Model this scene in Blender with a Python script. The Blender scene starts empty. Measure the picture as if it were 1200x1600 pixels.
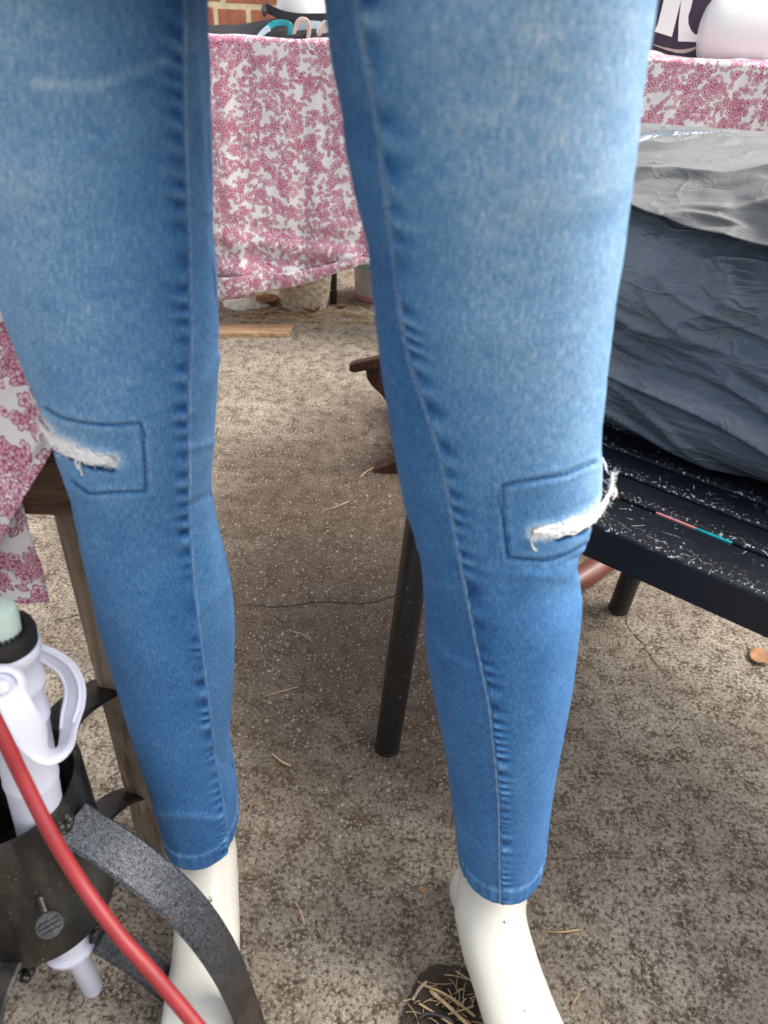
import bpy, math, random
import numpy as np
from math import radians, sin, cos, pi
from mathutils import Vector, Matrix, noise
from mathutils.bvhtree import BVHTree

random.seed(7); rng = np.random.default_rng(7)
SC = bpy.context.scene
COL = SC.collection

# ------------------------------------------------------------ camera, sky, sun
PITCH, ROLL, CAM_H, FPX = radians(35), radians(2.5), 0.88, 1203.0
_F = Vector((0, cos(PITCH), -sin(PITCH))); _U = Vector((0, sin(PITCH), cos(PITCH))); _R = Vector((1, 0, 0))
CR = _R * cos(ROLL) + _U * sin(ROLL); CU = _U * cos(ROLL) - _R * sin(ROLL)
CPOS = Vector((0, 0, CAM_H))
cd = bpy.data.cameras.new('camera'); cam = bpy.data.objects.new('camera', cd); COL.objects.link(cam)
M = Matrix((CR, CU, -_F)).transposed().to_4x4(); M.translation = CPOS
cam.matrix_world = M
cd.sensor_fit = 'VERTICAL'; cd.sensor_height = 36.0; cd.lens = 36.0 * FPX / 1600.0
cd.clip_start = 0.02; cd.clip_end = 200
cd.dof.use_dof = True; cd.dof.focus_distance = 1.1; cd.dof.aperture_fstop = 9.0
SC.camera = cam

w = bpy.data.worlds.new('World'); SC.world = w; w.use_nodes = True
nt = w.node_tree; bg = nt.nodes['Background']
sky = nt.nodes.new('ShaderNodeTexSky'); sky.sky_type = 'NISHITA'; sky.sun_disc = False
SUN_EL, SUN_AZ = radians(54), radians(88)       # azimuth clockwise from +Y
sky.sun_elevation = SUN_EL; sky.sun_rotation = SUN_AZ; sky.dust_density = 4.0; sky.air_density = 1.0
hs = nt.nodes.new('ShaderNodeHueSaturation'); hs.inputs['Saturation'].default_value = 0.35
nt.links.new(sky.outputs[0], hs.inputs['Color']); nt.links.new(hs.outputs[0], bg.inputs['Color'])
bg.inputs['Strength'].default_value = 0.15
sd = bpy.data.lights.new('sun', 'SUN'); sd.energy = 1.3; sd.angle = radians(35); sd.color = (1.0, 0.95, 0.88)
so = bpy.data.objects.new('sun', sd); COL.objects.link(so)
sdir = Vector((sin(SUN_AZ) * cos(SUN_EL), cos(SUN_AZ) * cos(SUN_EL), sin(SUN_EL)))
so.rotation_euler = sdir.to_track_quat('Z', 'Y').to_euler()
SC.view_settings.view_transform = 'Standard'; SC.view_settings.look = 'None'
SC.view_settings.gamma = 1.0; SC.view_settings.exposure = 1.22
SC.render.engine = 'CYCLES'
SC.cycles.use_denoising = True

# ------------------------------------------------------------ geometry helpers
def ray(x, y): return _F + CR * ((x - 600) / FPX) - CU * ((y - 800) / FPX)
def at_z(x, y, z=0.0):
    d = ray(x, y); return CPOS + d * ((z - CAM_H) / d.z)
def at_y(x, y, Y):
    d = ray(x, y); return CPOS + d * (Y / d.y)
def at_t(x, y, t): return CPOS + ray(x, y) * t
def project(P):
    """P (n,3) -> pixel x, y and depth along the view axis"""
    Q = np.asarray(P) - np.array(CPOS)
    t = Q @ np.array(_F)
    return 600 + FPX * (Q @ np.array(CR)) / t, 800 - FPX * (Q @ np.array(CU)) / t, t

def mesh_obj(name, V, Fc, mat=None, parent=None, smooth=True, uv=None, attrs=None, thick=None):
    me = bpy.data.meshes.new(name)
    V = np.asarray(V, dtype=float)
    me.from_pydata(V.tolist(), [], [tuple(int(i) for i in f) for f in Fc] if not isinstance(Fc, np.ndarray) else Fc.tolist())
    if smooth: me.polygons.foreach_set('use_smooth', [True] * len(me.polygons))
    if uv is not None:
        l = me.uv_layers.new(name='UVMap')
        idx = np.empty(len(me.loops), dtype=np.int32); me.loops.foreach_get('vertex_index', idx)
        l.data.foreach_set('uv', np.asarray(uv)[idx].astype(np.float32).ravel())
    for k, a in (attrs or {}).items():
        at = me.attributes.new(k, 'FLOAT', 'POINT'); at.data.foreach_set('value', np.asarray(a, dtype=np.float32))
    me.update()
    o = bpy.data.objects.new(name, me); COL.objects.link(o)
    if mat: me.materials.append(mat)
    if parent:
        o.parent = parent; o.matrix_parent_inverse = Matrix.Translation(-Vector(parent.location)) if parent.type == 'EMPTY' else parent.matrix_basis.inverted()
    if thick:
        md = o.modifiers.new('thickness', 'SOLIDIFY'); md.thickness = thick; md.offset = 0
    return o
def thing(name, label, cat, loc=(0, 0, 0), group=None):
    o = bpy.data.objects.new(name, None); COL.objects.link(o); o.location = loc
    o.empty_display_size = 0.05
    return tag(o, label, cat, group)
def tag(o, label, cat, group=None):
    o['label'] = label; o['category'] = cat
    if group: o['group'] = group
    return o
def kind(o, k): o['kind'] = k; return o

def grid_faces(nu, nv, wrap_u=False, off=0):
    """vertices indexed v*nu+u"""
    iu = np.arange(nu if wrap_u else nu - 1); iv = np.arange(nv - 1)
    U, W = np.meshgrid(iu, iv); U = U.ravel(); W = W.ravel(); U2 = (U + 1) % nu
    return np.stack([W * nu + U, W * nu + U2, (W + 1) * nu + U2, (W + 1) * nu + U], 1) + off

class MB:
    def __init__(s): s.V = []; s.F = []
    def add(s, V, F):
        o = len(s.V); s.V += [tuple(v) for v in V]; s.F += [tuple(int(i) + o for i in f) for f in F]; return s
    def box(s, c, size, rot=None, bev=0.0):
        hx, hy, hz = [k / 2 for k in size]
        c = Vector(c); R = rot or Matrix.Identity(3)
        if bev <= 0:
            P = [(x, y, z) for x in (-hx, hx) for y in (-hy, hy) for z in (-hz, hz)]
            F = [(0, 1, 3, 2), (4, 6, 7, 5), (0, 4, 5, 1), (2, 3, 7, 6), (0, 2, 6, 4), (1, 5, 7, 3)]
            return s.add([c + R @ Vector(p) for p in P], F)
        import bmesh
        bm = bmesh.new(); bmesh.ops.create_cube(bm, size=1)
        bmesh.ops.scale(bm, vec=size, verts=bm.verts)
        bmesh.ops.bevel(bm, geom=bm.edges[:], offset=bev, segments=2, affect='EDGES', profile=0.5)
        s.add([c + R @ v.co for v in bm.verts], [[v.index for v in f.verts] for f in bm.faces]); bm.free(); return s
    def tube(s, pts, r, n=10, cap=True, flat=None):
        """sweep; r scalar/list, flat=(w,t,nrm) not used"""
        pts = [Vector(p) for p in pts]; m = len(pts)
        rr = r if hasattr(r, '__len__') else [r] * m
        T = []
        for i in range(m):
            a = pts[max(i - 1, 0)]; b = pts[min(i + 1, m - 1)]; T.append((b - a).normalized())
        nrm = T[0].orthogonal().normalized(); V = []
        for i in range(m):
            if i: nrm = (nrm - T[i] * nrm.dot(T[i])).normalized()
            bi = T[i].cross(nrm)
            for k in range(n):
                a = 2 * pi * k / n; V.append(pts[i] + (nrm * cos(a) + bi * sin(a)) * rr[i])
        F = [(i * n + k, i * n + (k + 1) % n, (i + 1) * n + (k + 1) % n, (i + 1) * n + k) for i in range(m - 1) for k in range(n)]
        if cap: F += [tuple(range(n - 1, -1, -1)), tuple(range((m - 1) * n, m * n))]
        return s.add(V, F)
    def strip(s, pts, nrms, w, t, r=0.0):
        """flat bar with rounded edges: width w across, thickness t along the normals"""
        pts = [Vector(p) for p in pts]; m = len(pts); V = []
        ww = w if hasattr(w, '__len__') else [w] * m
        for i in range(m):
            T = (pts[min(i + 1, m - 1)] - pts[max(i - 1, 0)]).normalized()
            N = Vector(nrms[i]); N = (N - T * N.dot(T)).normalized(); B = T.cross(N)
            h = t / 2; e = min(h * .8, ww[i] * .2); W = ww[i] / 2
            for (x, z) in ((-W, -h + e), (-W + e, -h), (W - e, -h), (W, -h + e), (W, h - e), (W - e, h), (-W + e, h), (-W, h - e)):
                V.append(pts[i] + B * x + N * z)
        F = [(i * 8 + k, i * 8 + (k + 1) % 8, (i + 1) * 8 + (k + 1) % 8, (i + 1) * 8 + k) for i in range(m - 1) for k in range(8)]
        F += [tuple(range(7, -1, -1)), tuple(range((m - 1) * 8, m * 8))]
        return s.add(V, F)
    def lathe(s, prof, c=(0, 0, 0), n=48, axis=None):
        c = Vector(c); q = Vector((0, 0, 1)).rotation_difference(Vector(axis).normalized()).to_matrix() if axis is not None else Matrix.Identity(3)
        V = [c + q @ Vector((r * cos(2 * pi * k / n), r * sin(2 * pi * k / n), z)) for (r, z) in prof for k in range(n)]
        F = [(i * n + k, i * n + (k + 1) % n, (i + 1) * n + (k + 1) % n, (i + 1) * n + k) for i in range(len(prof) - 1) for k in range(n)]
        return s.add(V, F)
    def prism(s, poly, thick, frame):
        """poly 2-D, frame=(origin,ex,ey,ez) extruded along ez by thick"""
        O, ex, ey, ez = [Vector(a) for a in frame]; n = len(poly)
        V = [O + ex * x + ey * y for x, y in poly] + [O + ex * x + ey * y + ez * thick for x, y in poly]
        F = [tuple(range(n - 1, -1, -1)), tuple(range(n, 2 * n))] + [(i, (i + 1) % n, n + (i + 1) % n, n + i) for i in range(n)]
        return s.add(V, F)
    def build(s, name, mat, parent=None, smooth=True, bevel=0.0, sub=0):
        o = mesh_obj(name, s.V, s.F, mat, parent, smooth=smooth)
        if bevel:
            b = o.modifiers.new('bevel', 'BEVEL'); b.width = bevel; b.segments = 2; b.limit_method = 'ANGLE'; b.angle_limit = radians(35)
        if sub:
            b = o.modifiers.new('subsurf', 'SUBSURF'); b.levels = sub; b.render_levels = sub
        if smooth:
            try: o.data.set_sharp_from_angle(angle=radians(40))
            except Exception: pass
        return o

def smooth_path(P, n):
    """Catmull-Rom through points, n samples"""
    P = [np.array(p, dtype=float) for p in P]; P = [2 * P[0] - P[1]] + P + [2 * P[-1] - P[-2]]
    m = len(P) - 3; out = []
    for k in range(n):
        s = k / (n - 1) * m; i = min(int(s), m - 1); t = s - i
        a, b, c, d = P[i:i + 4]
        out.append(0.5 * ((2 * b) + (-a + c) * t + (2 * a - 5 * b + 4 * c - d) * t * t + (-a + 3 * b - 3 * c + d) * t ** 3))
    return out
def pchip(x, xs, ys):
    """smoothed interpolation: linear interp blurred a little"""
    x = np.asarray(x, dtype=float); o = np.zeros_like(x); ws = 0
    for d, wt in ((-24, 1), (-12, 2), (0, 3), (12, 2), (24, 1)):
        o += wt * np.interp(x + d, xs, ys); ws += wt
    return o / ws
def vnoise(P, sc, seed=0, octv=1):
    """noise at many points, P (n,3) scaled by sc (3)"""
    sc = np.broadcast_to(sc, 3); out = np.empty(len(P)); off = seed * 17.3
    Q = P * sc + off
    if octv == 1:
        for i, q in enumerate(Q.tolist()): out[i] = noise.noise(q)
    else:
        for i, q in enumerate(Q.tolist()): out[i] = noise.fractal(q, 1.0, 2.0, octv)
    return out
def grid_noise(nu, nv, cu, cv, seed):
    """cheap smooth value noise on a grid: cu, cv = number of cells"""
    r = np.random.default_rng(seed).standard_normal((cv + 3, cu + 3))
    u = np.linspace(0, cu, nu); v = np.linspace(0, cv, nv)
    iu = u.astype(int); iv = v.astype(int); fu = u - iu; fv = v - iv
    fu = fu * fu * (3 - 2 * fu); fv = (fv * fv * (3 - 2 * fv))[:, None]
    a = r[np.ix_(iv, iu)]; b = r[np.ix_(iv, iu + 1)]; c = r[np.ix_(iv + 1, iu)]; d = r[np.ix_(iv + 1, iu + 1)]
    return (a * (1 - fu) + b * fu) * (1 - fv) + (c * (1 - fu) + d * fu) * fv

# ------------------------------------------------------------ material helpers
class NT:
    def __init__(s, name, rough=0.6, metal=0.0, spec=0.5):
        s.m = bpy.data.materials.new(name); s.m.use_nodes = True; s.t = s.m.node_tree
        s.b = s.t.nodes['Principled BSDF']; s.set('Roughness', rough); s.set('Metallic', metal); s.set('Specular IOR Level', spec)
    def set(s, k, v):
        if hasattr(v, 'is_linked') or hasattr(v, 'links'): s.t.links.new(v, s.b.inputs[k])
        else: s.b.inputs[k].default_value = v
    def n(s, typ, ins=None, **kw):
        nd = s.t.nodes.new('ShaderNode' + typ)
        for k, v in kw.items(): setattr(nd, k, v)
        for k, v in (ins or {}).items():
            i = nd.inputs[k]
            if isinstance(v, bpy.types.NodeSocket): s.t.links.new(v, i)
            else: i.default_value = v
        return nd
    def math(s, op, a, b=0.0, c=0.0, clamp=False):
        nd = s.n('Math', {0: a, 1: b, 2: c}, operation=op, use_clamp=clamp); return nd.outputs[0]
    def ss(s, v, a, b, o0=0.0, o1=1.0):
        return s.n('MapRange', {'Value': v, 'From Min': a, 'From Max': b, 'To Min': o0, 'To Max': o1}, interpolation_type='SMOOTHSTEP').outputs[0]
    def mix(s, f, a, b, mode='MIX'):
        nd = s.n('Mix', data_type='RGBA', blend_type=mode, clamp_factor=True)
        for i, v in ((0, f), (6, a), (7, b)):
            if isinstance(v, bpy.types.NodeSocket): s.t.links.new(v, nd.inputs[i])
            else: nd.inputs[i].default_value = (*v, 1) if (i and len(v) == 3) else v
        return nd.outputs[2]
    def coord(s, k='Object'): return s.n('TexCoord').outputs[k]
    def mapped(s, vec, scale=(1, 1, 1), rot=(0, 0, 0), loc=(0, 0, 0)):
        return s.n('Mapping', {'Vector': vec, 'Scale': scale, 'Rotation': rot, 'Location': loc}).outputs[0]
    def noise(s, vec, scale, detail=2, rough=0.5, dist=0.0):
        return s.n('TexNoise', {'Vector': vec, 'Scale': scale, 'Detail': detail, 'Roughness': rough, 'Distortion': dist}).outputs[0]
    def vor(s, vec, scale, out='Distance', feature='F1', rnd=1.0, dim='3D'):
        return s.n('TexVoronoi', {'Vector': vec, 'Scale': scale, 'Randomness': rnd}, feature=feature, voronoi_dimensions=dim).outputs[out]
    def ramp(s, v, stops):
        nd = s.n('ValToRGB', {0: v}); e = nd.color_ramp.elements
        while len(e) < len(stops): e.new(0.5)
        for x, (p, c) in zip(e, stops): x.position = p; x.color = (*c, 1)
        return nd.outputs[0]
    def bump(s, h, strength=0.3, dist=0.002, nrm=None):
        ins = {'Height': h, 'Strength': strength, 'Distance': dist}
        if nrm is not None: ins['Normal'] = nrm
        o = s.n('Bump', ins).outputs[0]; s.t.links.new(o, s.b.inputs['Normal']); return o
    def attr(s, name): return s.n('Attribute', attribute_name=name).outputs['Fac']

def simple(name, col, rough=0.5, metal=0.0, var=0.12, scale=30, bump=0.1, bdist=0.0005, spec=0.5, col2=None):
    k = NT(name, rough, metal, spec); c = k.coord()
    f = k.noise(c, scale, 5, 0.6)
    c2 = col2 or tuple(x * (1 - var * 2) for x in col)
    k.set('Base Color', k.mix(k.ss(f, 0.3, 0.7), c2, col))
    if bump: k.bump(k.noise(c, scale * 6, 3), bump, bdist)
    return k.m

# --- concrete with exposed aggregate
def mat_concrete():
    k = NT('weathered_concrete', 0.9, spec=0.25); c = k.coord()
    big = k.noise(c, 2.2, 4, 0.6); mid = k.noise(c, 34, 6, 0.74); fin = k.noise(c, 360, 3, 0.75); fin2 = k.noise(c, 190, 5, 0.75)
    base = k.mix(k.ss(mid, 0.38, 0.56), (0.175, 0.128, 0.087), (0.54, 0.46, 0.36))
    base = k.mix(k.ss(fin2, 0.52, 0.60), base, (0.70, 0.62, 0.50))
    base = k.mix(k.ss(fin2, 0.47, 0.40), base, (0.095, 0.064, 0.042))
    # brown soaked-in stain, with shade painted in, between the legs and under the chair
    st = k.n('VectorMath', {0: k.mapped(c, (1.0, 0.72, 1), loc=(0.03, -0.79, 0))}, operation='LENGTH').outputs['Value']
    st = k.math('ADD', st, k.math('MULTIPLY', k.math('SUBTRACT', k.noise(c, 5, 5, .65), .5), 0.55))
    stain_shade = k.ss(st, 0.62, 0.18)
    base = k.mix(k.math('MULTIPLY', stain_shade, 0.80), base, (0.085, 0.052, 0.031))
    base = k.mix(k.math('MULTIPLY', k.ss(big, 0.50, 0.66), 0.28), base, (0.12, 0.09, 0.065))
    patchy = k.ss(k.noise(c, 7.5, 5, .7), .40, .62); base = k.mix(k.math('MULTIPLY', patchy, 0.30), base, (0.13, 0.092, 0.06))
    # pebbles
    vs = k.vor(c, 175); vc = k.n('TexVoronoi', {'Vector': c, 'Scale': 175.0}).outputs['Color']
    sep = k.n('SeparateColor', {0: vc})
    peb = k.math('MULTIPLY', k.ss(vs, 0.34, 0.22), k.ss(sep.outputs[0], 0.45, 0.50))
    pcol = k.ramp(sep.outputs[1], [(0.0, (0.30, 0.22, 0.15)), (0.4, (0.45, 0.40, 0.33)), (0.75, (0.60, 0.56, 0.48)), (1.0, (0.36, 0.22, 0.13))])
    base = k.mix(k.math('MULTIPLY', peb, 0.75), base, pcol)
    v2 = k.n('TexVoronoi', {'Vector': c, 'Scale': 85.0}); s2 = k.n('SeparateColor', {0: v2.outputs['Color']})
    p2 = k.math('MULTIPLY', k.ss(k.math('ADD', v2.outputs['Distance'], k.math('MULTIPLY', fin2, .15)), 0.33, 0.26), k.ss(s2.outputs[0], 0.80, 0.82))
    base = k.mix(k.math('MULTIPLY', p2, 0.7), base, k.ramp(s2.outputs[1], [(0.0, (0.20, 0.15, 0.11)), (0.4, (0.52, 0.46, 0.38)), (0.8, (0.62, 0.58, 0.50)), (1.0, (0.12, 0.09, 0.07))]))
    pits = k.ss(k.vor(c, 330), 0.22, 0.10)
    base = k.mix(k.math('MULTIPLY', pits, 0.6), base, (0.035, 0.027, 0.02))
    k.set('Base Color', base)
    h = k.math('ADD', k.math('MULTIPLY', mid, 0.9), k.math('ADD', k.math('MULTIPLY', fin2, 1.1), k.math('ADD', k.math('MULTIPLY', fin, 0.9), k.math('MULTIPLY', peb, 0.30))))
    k.bump(h, 1.0, 0.007)
    return k.m

# --- stretch denim
def mat_denim(name='washed_denim'):
    k = NT(name, 0.88, spec=0.2); uv = k.coord('UV')
    fade = k.attr('fade'); pk = k.attr('pucker')
    slub = k.noise(k.mapped(uv, (650, 150, 1)), 1.0, 3, 0.6)         # warp streaks
    speck = k.noise(k.mapped(uv, (950, 620, 1)), 1.0, 2, 0.7)
    twill = k.n('TexWave', {'Vector': k.mapped(uv, (1, 1, 1), rot=(0, 0, radians(27))), 'Scale': 230.0, 'Distortion': 1.2, 'Detail': 2.0, 'Detail Scale': 3.0}, wave_type='BANDS').outputs['Fac']
    cloud = k.noise(k.mapped(uv, (70, 26, 1)), 1.0, 5, 0.62)
    f = k.math('ADD', fade, k.math('MULTIPLY', k.math('SUBTRACT', cloud, 0.5), 0.15))
    f = k.math('ADD', f, k.math('MULTIPLY', k.math('SUBTRACT', slub, 0.5), 0.55))
    f = k.math('ADD', f, k.math('MULTIPLY', k.math('SUBTRACT', speck, 0.5), 0.60))
    f = k.math('ADD', f, k.math('MULTIPLY', k.math('SUBTRACT', twill, 0.5), 0.06))
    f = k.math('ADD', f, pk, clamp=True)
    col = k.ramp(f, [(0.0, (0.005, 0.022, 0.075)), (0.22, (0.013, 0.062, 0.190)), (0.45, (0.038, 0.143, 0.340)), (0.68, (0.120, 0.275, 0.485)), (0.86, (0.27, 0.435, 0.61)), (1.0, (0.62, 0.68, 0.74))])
    k.set('Base Color', col)
    k.b.inputs['Sheen Weight'].default_value = 0.04; k.b.inputs['Sheen Roughness'].default_value = 0.4
    h = k.math('ADD', k.math('MULTIPLY', slub, 0.5), k.math('ADD', k.math('MULTIPLY', twill, 0.25), k.math('MULTIPLY', speck, 0.6)))
    k.bump(h, 0.7, 0.0009)
    return k.m

# --- floral print cotton, uv in metres
def mat_floral():
    k = NT('floral_cotton', 0.85, spec=0.2); uv0 = k.coord('UV')
    wob = k.n('TexNoise', {'Vector': uv0, 'Scale': 60.0, 'Detail': 1.0}).outputs['Color']
    uv = k.n('VectorMath', {0: uv0, 1: k.n('VectorMath', {0: wob, 'Scale': 0.004}, operation='SCALE').outputs[0]}, operation='ADD').outputs[0]
    ink = (0.25, 0.028, 0.085); pinkf = (0.66, 0.33, 0.41); white = (0.68, 0.655, 0.645)
    def cell(scale, off, rnd):
        v = k.mapped(uv, loc=off); vn = k.n('TexVoronoi', {'Vector': v, 'Scale': scale, 'Randomness': rnd}, voronoi_dimensions='2D')
        pos = vn.outputs['Position']; colr = k.n('SeparateColor', {0: vn.outputs['Color']})
        loc = k.n('VectorMath', {0: v, 1: pos}, operation='SUBTRACT').outputs[0]
        rot = k.n('VectorRotate', {'Vector': loc, 'Angle': k.math('MULTIPLY', colr.outputs[0], 6.28)}, rotation_type='Z_AXIS').outputs[0]
        sp = k.n('SeparateXYZ', {0: rot})
        msk = k.noise(k.n('VectorMath', {0: pos, 1: k.mapped(uv0, (0, 0, 0), loc=tuple(-a for a in off)) if False else (0, 0, 0)}, operation='ADD').outputs[0], 30.0, 2, 0.55)
        return sp.outputs[0], sp.outputs[1], colr, msk
    def flower(size, scale, off, thr):
        x, y, colr, msk = cell(scale, off, 0.85)
        r = k.math('SQRT', k.math('ADD', k.math('MULTIPLY', x, x), k.math('MULTIPLY', y, y)))
        th = k.math('ARCTAN2', y, x); c5 = k.math('ABSOLUTE', k.math('COSINE', k.math('MULTIPLY', th, 2.5)))
        R = k.math('MULTIPLY', k.math('MULTIPLY_ADD', c5, 0.42, 0.62), size)
        w_ = size * 0.125
        ln = k.ss(k.math('ABSOLUTE', k.math('SUBTRACT', r, R)), w_ * 1.3, w_ * 0.5)
        ln2 = k.ss(k.math('ABSOLUTE', k.math('SUBTRACT', r, size * 0.22)), w_ * 1.1, w_ * 0.4)
        rad = k.math('MULTIPLY', k.ss(k.math('MULTIPLY', c5, r), w_ * 0.9, w_ * 0.3), k.math('LESS_THAN', r, R))
        a = k.math('MAXIMUM', ln, k.math('MAXIMUM', ln2, rad)); fill = k.math('LESS_THAN', r, R)
        on = k.math('GREATER_THAN', msk, thr)
        return k.math('MULTIPLY', a, on), k.math('MULTIPLY', fill, on)
    def leaf(L, hw, scale, off, thr):
        x, y, colr, msk = cell(scale, off, 1.0)
        q = k.math('DIVIDE', x, L); prof = k.math('MULTIPLY', k.math('SUBTRACT', 1.0, k.math('MULTIPLY', q, q)), hw)
        ay = k.math('ABSOLUTE', y); ins = k.math('LESS_THAN', k.math('ABSOLUTE', q), 1.0); w_ = 0.0007
        ln = k.ss(k.math('ABSOLUTE', k.math('SUBTRACT', ay, prof)), w_ * 1.3, w_ * 0.5)
        mid = k.ss(ay, w_, w_ * 0.4)
        a = k.math('MULTIPLY', k.math('MAXIMUM', ln, mid), ins); fill = k.math('MULTIPLY', k.math('LESS_THAN', ay, prof), ins)
        on = k.math('GREATER_THAN', msk, thr)
        return k.math('MULTIPLY', a, on), k.math('MULTIPLY', fill, on)
    base = white
    for (kind_, args) in (('l', (0.0075, 0.0032, 58.0, (3.1, 7.7, 0), 0.51)), ('l', (0.0068, 0.0030, 75.0, (5.1, 1.7, 0), 0.52)),
                          ('f', (0.0058, 92.0, (0.3, 0.9, 0), 0.508)), ('f', (0.0072, 66.0, (9.3, 4.9, 0), 0.53)), ('f', (0.0040, 125.0, (2.3, 5.9, 0), 0.55))):
        a, fl = (leaf if kind_ == 'l' else flower)(*args)
        base = k.mix(k.math('MULTIPLY', fl, 0.62 if kind_ == 'f' else 0.45), base, pinkf if kind_ == 'f' else (0.60, 0.22, 0.32))
        base = k.mix(k.math('MULTIPLY', a, 0.92), base, ink)
    k.set('Base Color', base)
    k.b.inputs['Sheen Weight'].default_value = 0.1
    k.bump(k.math('ADD', k.noise(k.mapped(uv0, (900, 900, 1)), 1.0, 2), k.math('MULTIPLY', k.noise(uv0, 25, 3), 2.0)), 0.25, 0.002)
    try: k.b.inputs['Subsurface Weight'].default_value = 0.0
    except Exception: pass
    return k.m

# --- black enamel with scratches, object space in metres
def mat_black_enamel():
    k = NT('scratched_black_enamel', 0.42, spec=0.3); c = k.coord()
    tot = None
    nz = k.n('TexNoise', {'Vector': c, 'Scale': 60.0, 'Detail': 1.0}).outputs['Color']
    cc = k.n('VectorMath', {0: c, 1: k.n('VectorMath', {0: nz, 'Scale': 0.006}, operation='SCALE').outputs[0]}, operation='ADD').outputs[0]
    for (scale, L, w_, off, keep) in ((62.0, .0090, .00030, (1, 2, 0), .68), (120.0, .0042, .00028, (4, 1, 0), .86), (30.0, .022, .00030, (7, 3, 0), .66), (170.0, .0018, .00045, (2, 8, 0), .9), (95.0, .005, .00026, (2.2, 5.8, 0), .86)):
        v = k.mapped(cc, loc=off); vn = k.n('TexVoronoi', {'Vector': v, 'Scale': scale}, voronoi_dimensions='2D')
        cr = k.n('SeparateColor', {0: vn.outputs['Color']})
        loc = k.n('VectorMath', {0: v, 1: vn.outputs['Position']}, operation='SUBTRACT').outputs[0]
        rot = k.n('VectorRotate', {'Vector': loc, 'Angle': k.math('MULTIPLY', cr.outputs[0], 6.28)}, rotation_type='Z_AXIS').outputs[0]
        sp = k.n('SeparateXYZ', {0: rot})
        a = k.math('MULTIPLY', k.ss(k.math('ABSOLUTE', sp.outputs[1]), w_ * 1.6, w_ * 0.6), k.ss(k.math('ABSOLUTE', sp.outputs[0]), L, L * 0.8))
        a = k.math('MULTIPLY', a, k.math('GREATER_THAN', cr.outputs[1], keep))
        tot = a if tot is None else k.math('MAXIMUM', tot, a)
    patch = k.ss(k.noise(c, 19, 4, 0.65), 0.51, 0.64)
    brk = k.ss(k.noise(c, 400, 1), 0.36, 0.5)
    up = k.n('SeparateXYZ', {0: k.n('NewGeometry').outputs['Normal']}).outputs[2]
    edge = k.attr('edge')
    edge = k.math('POWER', edge, 5.0); pm = k.math('MAXIMUM', patch, k.math('MULTIPLY', edge, k.ss(k.noise(c, 22, 3), .4, .6)))
    tot = k.math('MULTIPLY', k.math('MULTIPLY', tot, pm), k.math('MULTIPLY', brk, k.ss(up, 0.35, 0.75)))
    chip = k.math('MULTIPLY', k.ss(k.noise(c, 260, 2, .7), 0.60, 0.66), k.math('MULTIPLY', edge, k.ss(up, 0.2, 0.6)))
    col = k.mix(k.noise(c, 8, 3), (0.0055, 0.0065, 0.010), (0.012, 0.014, 0.020))
    scr = k.mix(k.ss(k.noise(c, 35, 2), .5, .62), (0.62, 0.64, 0.66), (0.42, 0.60, 0.50))
    m = k.math('MULTIPLY', k.math('MAXIMUM', tot, chip), 0.85)
    k.set('Base Color', k.mix(m, col, scr)); k.set('Roughness', k.math('MULTIPLY_ADD', k.noise(c, 45, 3), 0.25, 0.30))
    k.bump(k.math('SUBTRACT', k.math('MULTIPLY', k.noise(c, 150, 2), 0.3), m), 0.25, 0.0004)
    return k.m
def mat_black_tube():
    k = NT('black_tube_paint', 0.38, spec=0.5); c = k.coord()
    ch = k.ss(k.noise(c, 240, 3, .7), 0.67, 0.71)
    k.set('Base Color', k.mix(ch, k.mix(k.noise(c, 20, 3), (0.005, 0.005, 0.006), (0.012, 0.011, 0.010)), (0.42, 0.45, 0.40)))
    k.bump(k.noise(c, 200, 3), .2, .0004); return k.m
def mat_hammered():
    k = NT('hammered_grey_paint', 0.36, 0.45, 0.6); c = k.coord()
    n1 = k.noise(c, 430, 1, .5, 2.2)
    top = k.attr('paint')
    silver = k.mix(k.ss(n1, 0.44, 0.58), (0.014, 0.016, 0.020), (0.105, 0.115, 0.13))
    bare = k.mix(k.ss(k.noise(c, 30, 4, .6), .4, .65), (0.022, 0.018, 0.015), (0.060, 0.048, 0.038))  # dark lower tone; the lighter upper one has sky reflection painted in
    rust = k.ss(k.noise(c, 55, 4, .7), .67, .72)
    silver = k.mix(rust, silver, (0.10, 0.045, 0.022))
    k.set('Base Color', k.mix(k.math('MULTIPLY', top, k.ss(k.math('ADD', k.noise(c, 160, 2), k.math('MULTIPLY', top, .5)), .45, .75), clamp=True), bare, silver))
    k.set('Roughness', k.math('MULTIPLY_ADD', k.noise(c, 90, 3), 0.25, 0.30))
    k.bump(n1, 0.35, 0.0007); return k.m
def mat_dark_steel():
    k = NT('dark_bare_steel', 0.34, 0.55, 0.5); c = k.coord()
    f = k.noise(k.mapped(c, (1, 1, .25)), 40, 5, .65)
    col = k.mix(k.ss(f, .35, .7), (0.016, 0.015, 0.014), (0.060, 0.054, 0.047))
    col = k.mix(k.ss(k.noise(c, 300, 2), .71, .74), col, (0.35, 0.32, 0.26))
    col = k.mix(k.ss(k.noise(c, 24, 4, .7), .68, .76), col, (0.07, 0.035, 0.022))
    k.set('Base Color', col); k.set('Roughness', k.math('MULTIPLY_ADD', f, 0.35, 0.2)); k.bump(k.noise(c, 260, 3), .3, .0005); return k.m
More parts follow.
